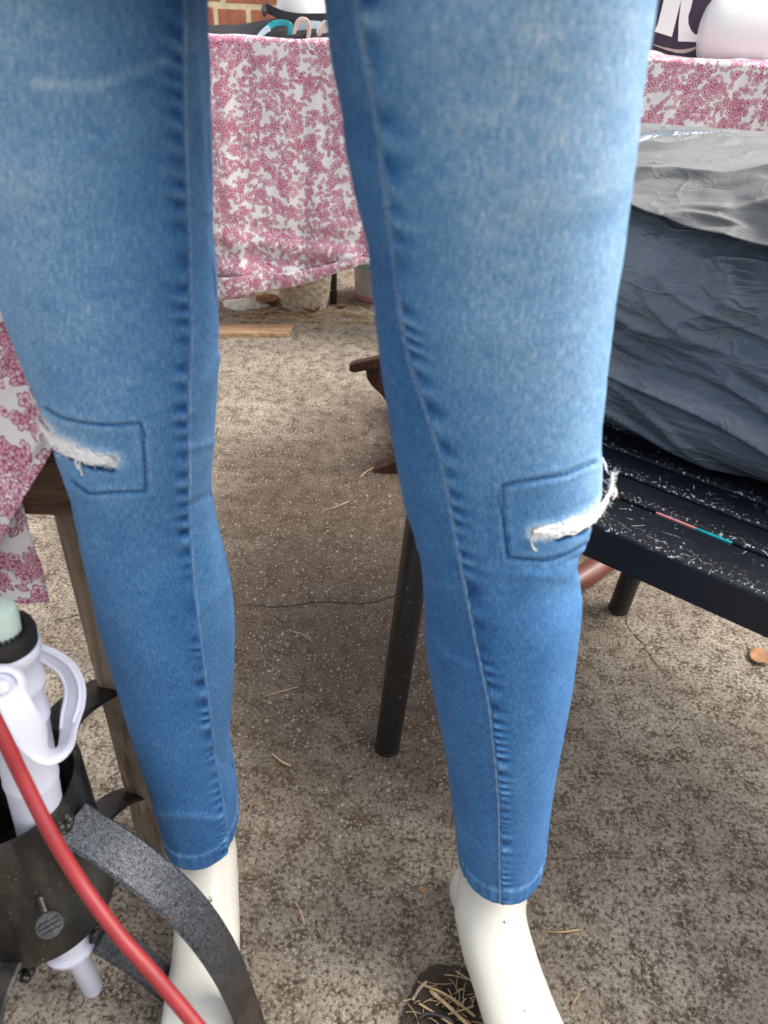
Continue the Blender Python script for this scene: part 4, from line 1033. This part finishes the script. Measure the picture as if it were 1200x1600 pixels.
def litter(name, cx, cy, n, sx, sy, lmin, lmax, mat, wid=.0013, z=.003, seed=0, ground_z=0):
    r = random.Random(seed); mb = MB()
    for k in range(n):
        p = at_z(r.gauss(cx, sx), r.gauss(cy, sy)); a = r.uniform(-.5, .5) if r.random() < .6 else r.uniform(0, 3.14); l = r.uniform(lmin, lmax); b = r.gauss(0, .3)
        q = [Vector((p.x + l * (s - .5) * cos(a + b * s), p.y + l * (s - .5) * sin(a + b * s), ground_z + z + .002 * sin(s * 3))) for s in (0, .33, .66, 1)]
        mb.tube(q, wid * r.uniform(.5, 1.2), n=4)
    return mb.build(name, mat)
o = litter('straw_litter', 470, 494, 70, 55, 7, .03, .10, MAT['straw'], .0016, seed=3); kind(o, 'stuff'); o['label'] = 'dry straw scattered around the basket'
def leafo(x, y, size, label, seed, rot, curl=.35, grp=None):
    p = at_z(x, y); r = random.Random(seed); V = []; n, m = 9, 5
    for i in range(n):
        s = i / (n - 1) * 2 - 1
        hw = (1 - s * s) ** .7 * .42 + .02
        for j in range(m):
            tt = j / (m - 1) * 2 - 1; xx = s * size / 2; yy = tt * hw * size * (1 + .15 * r.uniform(-1, 1)); zz = .002 + size * curl * (tt * tt * hw + .25 * s * s) + r.uniform(0, .001)
            V.append((p.x + xx * cos(rot) - yy * sin(rot), p.y + xx * sin(rot) + yy * cos(rot), zz))
    o = mesh_obj('dead_leaf', V, grid_faces(m, n), MAT['leaf'], thick=.0006)
    tag(o, label, 'leaf', grp or 'dead leaves on the concrete')
leafo(1188, 1030, .040, 'tan curled dead leaf on concrete below the black bench edge', 1, .3, .3)
leafo(484, 487, .075, 'orange-brown curled leaf leaning against the woven basket', 2, -.6, .6)
leafo(500, 478, .06, 'cream crumpled leaf between woven basket and table leg', 5, .8, .7)
leafo(418, 474, .08, 'dark brown dead leaf left of the woven basket', 6, .2, .5)
leafo(534, 480, .03, 'tiny tan leaf right of the table leg foot', 7, .2, .5)
leafo(659, 1392, .008, 'small orange leaf speck on concrete left of the right heel', 8, 1.3, .2)
leafo(1010, 905 + 0, .012, 'small rusty leaf by the short bench leg', 9, .1, .2)
# board
pb0 = at_z(330, 534); pb1 = at_z(449, 527)
bd = thing('wooden_board', 'pale splintered wooden board lying on the concrete behind left knee', 'board', (pb0 + pb1) / 2)
mb = MB(); V = []; nb = 30
for i in range(nb):
    s = i / (nb - 1); p = Vector((pb0.x - .25, pb0.y - .01, 0)).lerp(pb1, s); j = random.gauss(0, .0018)
    V += [(p.x, p.y + j, .001), (p.x, p.y + j, .013), (p.x + .01, p.y + .070 + random.gauss(0, .001), .014), (p.x + .01, p.y + .07, .001)]
mb.add(V, [(4 * i + k, 4 * i + (k + 1) % 4, 4 * i + 4 + (k + 1) % 4, 4 * i + 4 + k) for i in range(nb - 1) for k in range(4)] + [(3, 2, 1, 0), tuple(4 * (nb - 1) + k for k in range(4))]).build('board_body', MAT['plank'], bd, smooth=False)

# ------------------------------------------------------------ brown wooden folding chair, mostly behind the right trouser leg
ch = thing('wooden_chair', 'low red-brown wooden folding chair mostly hidden behind the right jeans leg', 'chair', at_z(640, 740))
def px_prism(name, pts, Y, th_):
    pc = [at_y(x, y, Y) for x, y in pts]; nn = len(pc)
    o = MB().add(pc + [p + Vector((0, th_, 0)) for p in pc], [tuple(range(nn)), tuple(range(2 * nn - 1, nn - 1, -1))] + [(i, nn + i, nn + (i + 1) % nn, (i + 1) % nn) for i in range(nn)]).build(name, MAT['chairwood'], ch, smooth=False, bevel=.003); return o
px_prism('armrest', [(545, 573), (549, 569), (600, 557), (700, 545), (702, 560), (600, 574), (556, 583), (546, 582)], 1.42, .018)
px_prism('arm_bracket', [(571, 576), (640, 566), (650, 700), (612, 640), (596, 618), (580, 603), (573, 592)], 1.43, .025)
px_prism('leg', [(581, 742), (588, 733), (602, 727), (640, 712), (690, 600), (712, 605), (680, 700), (650, 757), (622, 764), (596, 764), (584, 757)], 1.40, .03)
px_prism('leg', [(690, 740), (705, 600), (725, 600), (715, 742)], 1.66, .03)
MB().tube([at_z(800, 955, .02), at_z(880, 920, .022), at_z(925, 892, .022), at_z(962, 866, .024), at_z(1010, 835, .03)], .021, n=14).build('stretcher', simple('red_brown_gloss', (0.16, 0.045, 0.026), .35, var=.15), ch)
MB().box(at_z(760, 660, .12) + Vector((.0, .15, 0)), (.30, .30, .02), bev=.004).build('seat', MAT['chairwood'], ch)

# ------------------------------------------------------------ left timber table with cloth
lg = at_z(251, 1338); lx, ly = lg.x, lg.y
wt = thing('wooden_table', 'weathered timber table at left under a draped floral cloth', 'table', (lx, ly, 0))
def postm(x, y, z1): return MB().box((x, y, z1 / 2), (.030, .034, z1), bev=.002).build('leg', MAT['legwood'], wt)
postm(lx, ly, .70); postm(lx - .5, ly + .24, .70); postm(lx - .6, ly, .70); postm(lx - .6, ly + .24, .70)
p1 = at_y(100, 785, ly - .02); p0 = at_y(66, 722, ly - .02)
MB().box((lx - .30 + .012, ly - .0285, .553), (.62, .020, .048), bev=.002).build('rail', MAT['railwood'], wt)
MB().box((lx - .32, ly + .13, .712), (.66, .34, .02), bev=.002).build('tabletop', MAT['legwood'], wt)
def drape(name, xr, hem_fn, Y, ztop, parent=None, seed=1, xl=-.75, lean=0.0):
    NU, NV = 150, 120; a = np.linspace(xl, xr, NU); P = np.zeros((NV, NU, 3)); UVm = np.zeros((NV, NU, 2))
    f = grid_noise(NU, NV, 14, 3, seed) * .006 + grid_noise(NU, NV, 30, 14, seed + 3) * .0018
    for i in range(NV):
        k = i / (NV - 1)
        for j in range(NU):
            zb = hem_fn(a[j]); zt = ztop; z = zt + (zb - zt) * k; P[i, j] = (a[j] + (k * lean), Y - f[i, j] * (k + .2) - .012 * k, z); UVm[i, j] = (a[j] + seed, z)
    return mesh_obj(name, P.reshape(-1, 3), grid_faces(NU, NV)[:, ::-1], MAT['floral'], parent, uv=UVm.reshape(-1, 2) * 1.2, thick=.001)
YF = .455
h0 = at_y(75, 715, YF - .01); h1 = at_y(0, 845, YF - .01); sl = (h0.z - h1.z) / (h0.x - h1.x)
lc = drape('tablecloth', h0.x + .012, lambda x: max(h0.z + sl * (x - h0.x), .30), YF, .728, seed=51)
tag(lc, 'crimson floral cloth draped over the timber table at left edge', 'tablecloth')
g0 = at_y(75, 955, YF + .008); g1 = at_y(0, 940, YF + .008)
drape('under_layer', g0.x + .006, lambda x: g0.z + .004 * sin(x * 60) + (x - g0.x) * -.25 * 0, YF + .022, .725, lc, seed=57, lean=-.008)
# top of that cloth
a = np.linspace(-.75, h0.x + .012, 60); V = [(x, YF + b, .728 + .002 * noise.noise(Vector((x * 30, b * 30, 0)))) for b in np.linspace(0, .36, 40) for x in a]
mesh_obj('cloth_top', V, grid_faces(60, 40), MAT['floral'], lc, uv=[(v[0] + 3, v[1]) for v in V], thick=.001)

# ------------------------------------------------------------ steel stand
SX, SY = -.307, .380; RT, RB, RR = .330, .158, .067
stand = thing('metal_stand', 'dark steel tube stand with curved hammered-paint bar legs at lower left', 'stand', (SX, SY, 0))
MB().lathe([(RR - .006, RB), (RR - .001, RB - .001), (RR, RB + .002), (RR, RT - .003), (RR - .001, RT), (RR - .006, RT), (RR - .0065, RT - .004), (RR - .0065, RB + .001), (RR - .006, RB)], (SX, SY, 0), 72).build('tube', MAT['steel'], stand)
MB().lathe([(0, RB + .03), (.03, RB + .034), (RR - .006, RB + .03), (RR - .006, RB + .02), (0, RB + .02)], (SX, SY, 0), 32).build('infill', MAT['mulch'], stand)
def bar(name, pts, w_, mat, wts=None, parent=stand, paint=(1, 0), updir=None):
    P = smooth_path(pts, 48); N = []
    for i in range(48):
        T = Vector(P[min(i + 1, 47)] - P[max(i - 1, 0)]).normalized(); side = Vector(updir[1]) if updir else Vector((0, 1, 0)); N.append(side.cross(T) * -1 if side.cross(T).z < 0 else side.cross(T))
    mb = MB().strip(P, N, w_, .0055)
    o = mb.build(name, mat, parent)
    pv = []
    for v in o.data.vertices:
        k = (v.index // 8) / 47; pv.append(np.interp(k, [0, .45, .8, 1], [1, 1, .15, 0]) if paint[0] else .25)  # lighter towards the tube: sky reflection put into the colour
    at = o.data.attributes.new('paint', 'FLOAT', 'POINT'); at.data.foreach_set('value', pv); return o
tipA = at_z(410, 1660, .004)
# right-hand leg: bowed upper bar passing in front of the left foot
A0_ = at_t(112, 1292, .612)
wA = bar('leg', [at_t(112, 1284, .624), at_t(205, 1345, .624), at_t(292, 1420, .640), at_t(350, 1500, .676), at_t(384, 1580, .730), tuple(tipA)], .037, MAT['hammered'], updir=(0, (.28, .96, 0)))
bar('brace', [at_t(158, 1462, .715), at_t(215, 1500, .745), at_t(270, 1545, .79), tuple(at_z(330, 1580, .012)), tuple(tipA + Vector((-.01, .0, .004)))], .030, MAT['hammered'], updir=(0, (.25, .97, 0)))
# rear leg
dirB = Vector((.36, .93, 0)).normalized(); sb = Vector((-dirB.y, dirB.x, 0))
cB = Vector((SX, SY, 0))
bar('leg', [cB + dirB * .062 + Vector((0, 0, .318)), cB + dirB * .095 + Vector((0, 0, .322)), cB + dirB * .15 + Vector((0, 0, .295)), cB + dirB * .20 + Vector((0, 0, .225)), cB + dirB * .235 + Vector((0, 0, .12)), cB + dirB * .245 + Vector((0, 0, .006))], .036, MAT['hammered'], paint=(0, 0), updir=(0, tuple(sb)))
bar('brace', [cB + dirB * .064 + Vector((0, 0, .172)), cB + dirB * .12 + Vector((0, 0, .150)), cB + dirB * .19 + Vector((0, 0, .07)), cB + dirB * .24 + Vector((0, 0, .012))], .030, MAT['hammered'], paint=(0, 0), updir=(0, tuple(sb)))
dirC = Vector((-.45, -.89, 0)).normalized(); sc_ = Vector((-dirC.y, dirC.x, 0))
for nm, zs in (('leg', (.318, .322, .295, .225, .12, .006)), ):
    bar(nm, [cB + dirC * r_ + Vector((0, 0, z_)) for r_, z_ in zip((.062, .095, .15, .20, .235, .245), zs)], .036, MAT['hammered'], paint=(0, 0), updir=(0, tuple(sc_)))
dirC2 = Vector((-.10, -.99, 0)).normalized(); sc2 = Vector((-dirC2.y, dirC2.x, 0))
bar('brace', [cB + dirC2 * .060 + Vector((0, 0, .168)), cB + dirC2 * .10 + Vector((0, 0, .155)), cB + dirC2 * .16 + Vector((0, 0, .09)), cB + dirC2 * .22 + Vector((0, 0, .01))], .036, MAT['steel'], paint=(0, 0), updir=(0, tuple(sc2)))
# weld blobs
r2 = random.Random(2)
def blob(p, s_):
    wl = MB()
    for k in range(12): ball(wl, Vector(p) + Vector((r2.gauss(0, .0017), r2.gauss(0, .0030), r2.gauss(0, .0017))), (s_ * r2.uniform(.45, .75),) * 3, n=12)
    wl.build('weld', MAT['steel'], stand)
blob(at_t(100, 1288, .618), .006); blob(at_t(108, 1276, .622), .005); blob(at_t(150, 1452, .712), .006); blob(at_t(146, 1464, .712), .005); blob(at_t(30, 1510, .70), .007); blob(at_t(45, 1515, .70), .006)
# thumb screw
sc0 = Vector((SX, SY, 0)); dth = math.atan2(*(reversed((at_t(76, 1430, .6) - sc0).xy))); ctr = at_t(76, 1441, .625)
rel = (ctr - Vector((SX, SY, ctr.z))); rel.normalize(); base_p = Vector((SX, SY, ctr.z)) + rel * RR
MB().tube([base_p - rel * .003 + Vector((0, 0, .012)), base_p + rel * .014 + Vector((0, 0, .0))], .0038, n=12).build('screw_shaft', MAT['steel'], stand)
shd = MB().lathe([(0, -.002), (.0105, -.002), (.0112, -.001), (.0112, .0015), (.0104, .0025), (0, .0025)], base_p + rel * .016 - Vector((0, 0, .002)), 32, axis=rel + Vector((0, 0, .75)))
hd = shd.build('screw_head', MAT['hammered'], stand)
at_ = hd.data.attributes.new('paint', 'FLOAT', 'POINT'); at_.data.foreach_set('value', [0.5] * len(hd.data.vertices))
ax_ = (rel + Vector((0, 0, .75))).normalized(); hc_ = base_p + rel * .016 - Vector((0, 0, .002)) + ax_ * .0027; sdv = ax_.cross(Vector((0, 0, 1))).normalized(); upv = ax_.cross(sdv)
for k, off in enumerate((-.004, 0, .004)): MB().tube([hc_ + upv * off - sdv * .009 + sdv * abs(off) * .3, hc_ + upv * off + sdv * .009 - sdv * abs(off) * .3], .0005, n=4).build('screw_groove', MAT['blackplastic'], hd)

# ------------------------------------------------------------ white plastic sleeve standing in the tube
ptop = at_y(3, 1000, .372); pbot = at_y(67, 1300, .362); axp = (ptop - pbot).normalized()
slv = thing('umbrella_sleeve', 'pale lilac plastic umbrella sleeve with loop handle standing in the steel tube', 'umbrella holder', pbot)
Ls = (ptop - pbot).length
prof = [(.0185, -.14), (.0188, 0), (.0195, Ls * .30), (.0205, Ls * .33), (.0205, Ls * .34), (.0200, Ls * .35), (.0205, Ls * .63), (.0218, Ls * .645), (.0218, Ls * .665), (.0207, Ls * .68), (.0210, Ls * .79), (.0226, Ls * .805), (.0226, Ls * .825), (.0212, Ls * .84), (.0216, Ls * .93), (.0236, Ls * .945), (.0238, Ls * .975), (.0225, Ls * .985), (.0185, Ls * .985), (.0180, Ls * .9)]
MB().lathe(prof, pbot, 48, axis=axp).build('sleeve_body', MAT['whiteplastic'], slv)
rg = MB().lathe([(.0215, Ls * .985), (.0224, Ls * .988), (.0226, Ls * 1.03), (.0216, Ls * 1.045), (.0165, Ls * 1.045), (.0155, Ls * 1.02), (.0155, Ls * .985)], pbot, 48, axis=axp)
for k in range(28):
    a = 2 * pi * k / 28; q = Vector((0, 0, 1)).rotation_difference(axp).to_matrix(); rg.box(pbot + q @ Vector((.0158 * cos(a), .0158 * sin(a), Ls * 1.046)), (.0018, .0018, .003), q @ Matrix.Rotation(a, 3, 'Z'))
rg.build('rubber_collar', MAT['blackplastic'], slv)
# lower spout under the tube
sp0 = at_y(112, 1476, .352); sp1 = at_y(146, 1545, .348); axq = (sp0 - sp1).normalized(); Lq = (sp0 - sp1).length
MB().lathe([(0, 0), (.0085, 0), (.0095, .002), (.0105, Lq * .75), (.0115, Lq), (.024, Lq + .001), (.0245, Lq + .005), (.02, Lq + .007), (.017, Lq + .08), (0, Lq + .08)], sp1, 32, axis=axq).build('spout', MAT['whiteplastic'], slv)
pole = MB().tube([ptop - axp * .05, ptop + axp * .022, ptop + axp * .028, ptop + axp * .030], [.0135, .0135, .0125, .008], n=32).build('pole', MAT['pole']); tag(pole, 'pale green pole standing in the black collar of the plastic sleeve', 'pole')
# handle loop: a broad channelled band
hp = [at_t(-4, 1060, .508), at_t(12, 1085, .500), at_t(30, 1118, .500), at_t(50, 1150, .508), at_t(76, 1176, .526), at_t(102, 1162, .552), at_t(111, 1120, .568), at_t(117, 1080, .575), at_t(106, 1048, .572), at_t(82, 1028, .562), at_t(48, 1012, .552)]
P = smooth_path(hp, 70); N = []
nk = len(P); wd = []
for i in range(nk):
    s = i / (nk - 1)
    # face turns from the viewer to sideways round the bend
    vdir = (CPOS - Vector(P[i])).normalized()
    T = Vector(P[min(i + 1, nk - 1)] - P[max(i - 1, 0)]).normalized(); inpl = T.cross(vdir).normalized()
    w1_ = float(np.interp(s, [0, .30, .50, .62, 1], [0, 0.15, 1.15, .75, .6])); N.append(vdir * cos(w1_) - inpl * sin(w1_)); wd.append(float(np.interp(s, [0, .1, .4, .5, .6, .9, 1], [.020, .0215, .0215, .022, .022, .017, .012])))
hdl = MB().strip(P, N, wd, .0042).build('handle', MAT['whiteplastic'], slv, sub=1)
rb = MB()
for off in (-.0062, .0062):
    Q = []
    for i in range(int(nk * .56), nk - 2):
        T = Vector(P[min(i + 1, nk - 1)] - P[max(i - 1, 0)]).normalized(); nn = (N[i] - T * N[i].dot(T)).normalized(); Q.append(Vector(P[i]) + T.cross(nn) * off * wd[i] / .02 + nn * .0022)
    rb.tube(Q, .0013, n=8)
rb.build('handle_ridge', MAT['whiteplastic'], slv)
pv = at_t(3, 1074, .500); vd = (CPOS - pv).normalized()
MB().lathe([(0, .0), (.0145, .0), (.0150, .002), (.0130, .0045), (.0095, .0048), (.0090, .002), (0, .002)], pv - vd * .003, 36, axis=vd).build('pivot_boss', MAT['whiteplastic'], slv)
MB().lathe([(0, .0), (.0055, .0), (.0058, .004), (.0040, .0062), (0, .0068)], pv - vd * .001, 24, axis=vd).build('pin', MAT['whiteplastic'], slv)

# ------------------------------------------------------------ red hose
hpts = [at_t(-120, 960, .42), at_t(-50, 1050, .43), at_t(0, 1142, .44), at_t(35, 1215, .45), at_t(78, 1300, .455), at_t(128, 1382, .46), at_t(185, 1460, .455), at_t(242, 1525, .45), at_t(305, 1600, .44), at_t(375, 1690, .43), at_t(460, 1800, .44), at_z(560, 1950, .006), at_z(700, 2100, .006)]
MBh = MB().tube(smooth_path(hpts, 120), .0044, n=20); ho = MBh.build('hose', MAT['redhose']); tag(ho, 'thick red rubber hose slanting across the steel stand at lower left', 'hose')
p_ = [at_t(-120, 960, .42)] 

# ------------------------------------------------------------ soil hole and straws
sp_ = [(622, 1610), (640, 1560), (655, 1525), (680, 1508), (715, 1512), (745, 1530), (770, 1570), (790, 1620), (780, 1700), (700, 1740), (630, 1700)]
P0 = [at_z(*p) for p in sp_]; cS = sum(P0, Vector()) / len(P0); V = []; n_s, m_s = 66, 14; r2 = random.Random(9)
for j in range(m_s):
    k = j / (m_s - 1)
    for i in range(n_s):
        s = i / n_s * len(P0); a = P0[int(s) % len(P0)]; b = P0[(int(s) + 1) % len(P0)]; e = a.lerp(b, s - int(s)); e = cS + (e - cS) * (1 + .07 * noise.noise(Vector((i * .9, 3, 1)))); p = cS.lerp(e, k)
        V.append((p.x, p.y, .0035 + (.0035 * noise.noise(p * 160) + .003) * (1 - k ** 4)))
soil = mesh_obj('soil_patch', V, grid_faces(n_s, m_s, True)[:, ::-1], MAT['soil'], smooth=False); kind(soil, 'structure')
SG = 'dry straws lying on the soil patch'
def straw(pts, r_, lab, grp=SG, z=.010, mat='straw'):
    P = [at_z(x, y, z + (.004 if i % 2 else .0)) for i, (x, y) in enumerate(pts)]
    o = MB().tube(smooth_path(P, 10), [r_ * 1.2 * (.7 + .4 * random.random()) for _ in range(10)], n=6).build('dry_straw', MAT[mat]); tag(o, lab, 'straw', grp)
straw([(672, 1548), (700, 1572), (738, 1608)], .0018, 'thick pale straw slanting across the soil beside the right foot')
straw([(664, 1540), (700, 1556), (742, 1588)], .0013, 'thin straw above the thickest one on the soil')
straw([(655, 1568), (690, 1590), (720, 1612)], .0010, 'straw low on the soil near the bottom edge')
straw([(700, 1585), (722, 1578), (740, 1572)], .0009, 'short straw crossing towards the foot')
straw([(712, 1517), (735, 1532), (752, 1542)], .0007, 'fine straw at upper rim of the soil patch')
straw([(645, 1562), (655, 1545), (666, 1534)], .0016, 'brown stalk standing on the left rim of the soil', mat='legwood')
straw([(700, 1545), (715, 1570), (728, 1560)], .0006, 'bent hair-thin straw on the middle of the soil')
straw([(858, 1456), (880, 1456), (908, 1452)], .0009, 'straight straw on concrete right of the right foot', 'dry straws on the concrete', .002)
straw([(935, 1187), (950, 1200), (965, 1208)], .0006, 'tiny straw on concrete right of the right shin', 'dry straws on the concrete', .002)
straw([(1000, 1180), (1040, 1162), (1060, 1185), (1110, 1230)], .0005, 'long hair-like straw on concrete at the right', 'dry straws on the concrete', .002)
straw([(892, 1575), (900, 1560), (906, 1552)], .0008, 'short straw on concrete at bottom right of the foot', 'dry straws on the concrete', .002)
straw([(968, 1476), (975, 1485), (988, 1496)], .0006, 'small slanting straw on concrete at lower right', 'dry straws on the concrete', .002)
straw([(425, 1178), (440, 1190), (455, 1197)], .0011, 'tan straw on concrete between the two shins', 'dry straws on the concrete', .002)
straw([(462, 1410), (470, 1425), (476, 1445)], .0007, 'straw on concrete right of the left foot', 'dry straws on the concrete', .002)
straw([(415, 1088), (440, 1080), (465, 1073)], .0007, 'pale straw on concrete right of the left calf', 'dry straws on the concrete', .002)
straw([(505, 797), (525, 792), (545, 783)], .0009, 'pale straw on the brown stain between the knees', 'dry straws on the concrete', .002)
straw([(562, 745), (575, 735), (590, 728)], .0010, 'straw by the brown chair foot', 'dry straws on the concrete', .002)
straw([(447, 985), (470, 990), (488, 1003)], .0008, 'dark twig on the stained concrete between the calves', 'dry straws on the concrete', .002, mat='legwood')
straw([(405, 1265), (400, 1250), (385, 1272)], .0005, 'curly pale fibre on concrete right of the left hem', 'dry straws on the concrete', .002)
o = litter('fine_straw', 700, 1565, 42, 34, 26, .006, .030, MAT['straw'], .0005, z=.008, seed=12); kind(o, 'stuff'); o['label'] = 'fine broken straw on the soil patch'
cb = MB().tube(smooth_path([at_z(655, 1592, .012), at_z(668, 1584, .014), at_z(690, 1588, .014), at_z(705, 1596, .012), at_z(712, 1612, .008)], 20), .0022, n=8).build('black_cable', MAT['blackplastic']); tag(cb, 'short black cable end in the straw-covered soil patch', 'cable')
# fine grit and crumbs over the near concrete
gr = MB(); r2 = random.Random(77)
for k in range(1500):
    x = r2.uniform(60, 1200); y = 1600 - (r2.random() ** 1.3) * 900; p = at_z(x, y); s_ = r2.uniform(.0008, .0024)
    vs = [Vector((r2.gauss(0, .5), r2.gauss(0, .5), r2.uniform(.1, .9))) for _ in range(4)]
    gr.add([p + v * s_ for v in vs] , [(0, 1, 2), (0, 2, 3), (0, 3, 1), (1, 3, 2)])
o = gr.build('grit', simple('pale_grit', (0.42, 0.36, 0.28), .9, var=.35, scale=9), smooth=False); kind(o, 'stuff')
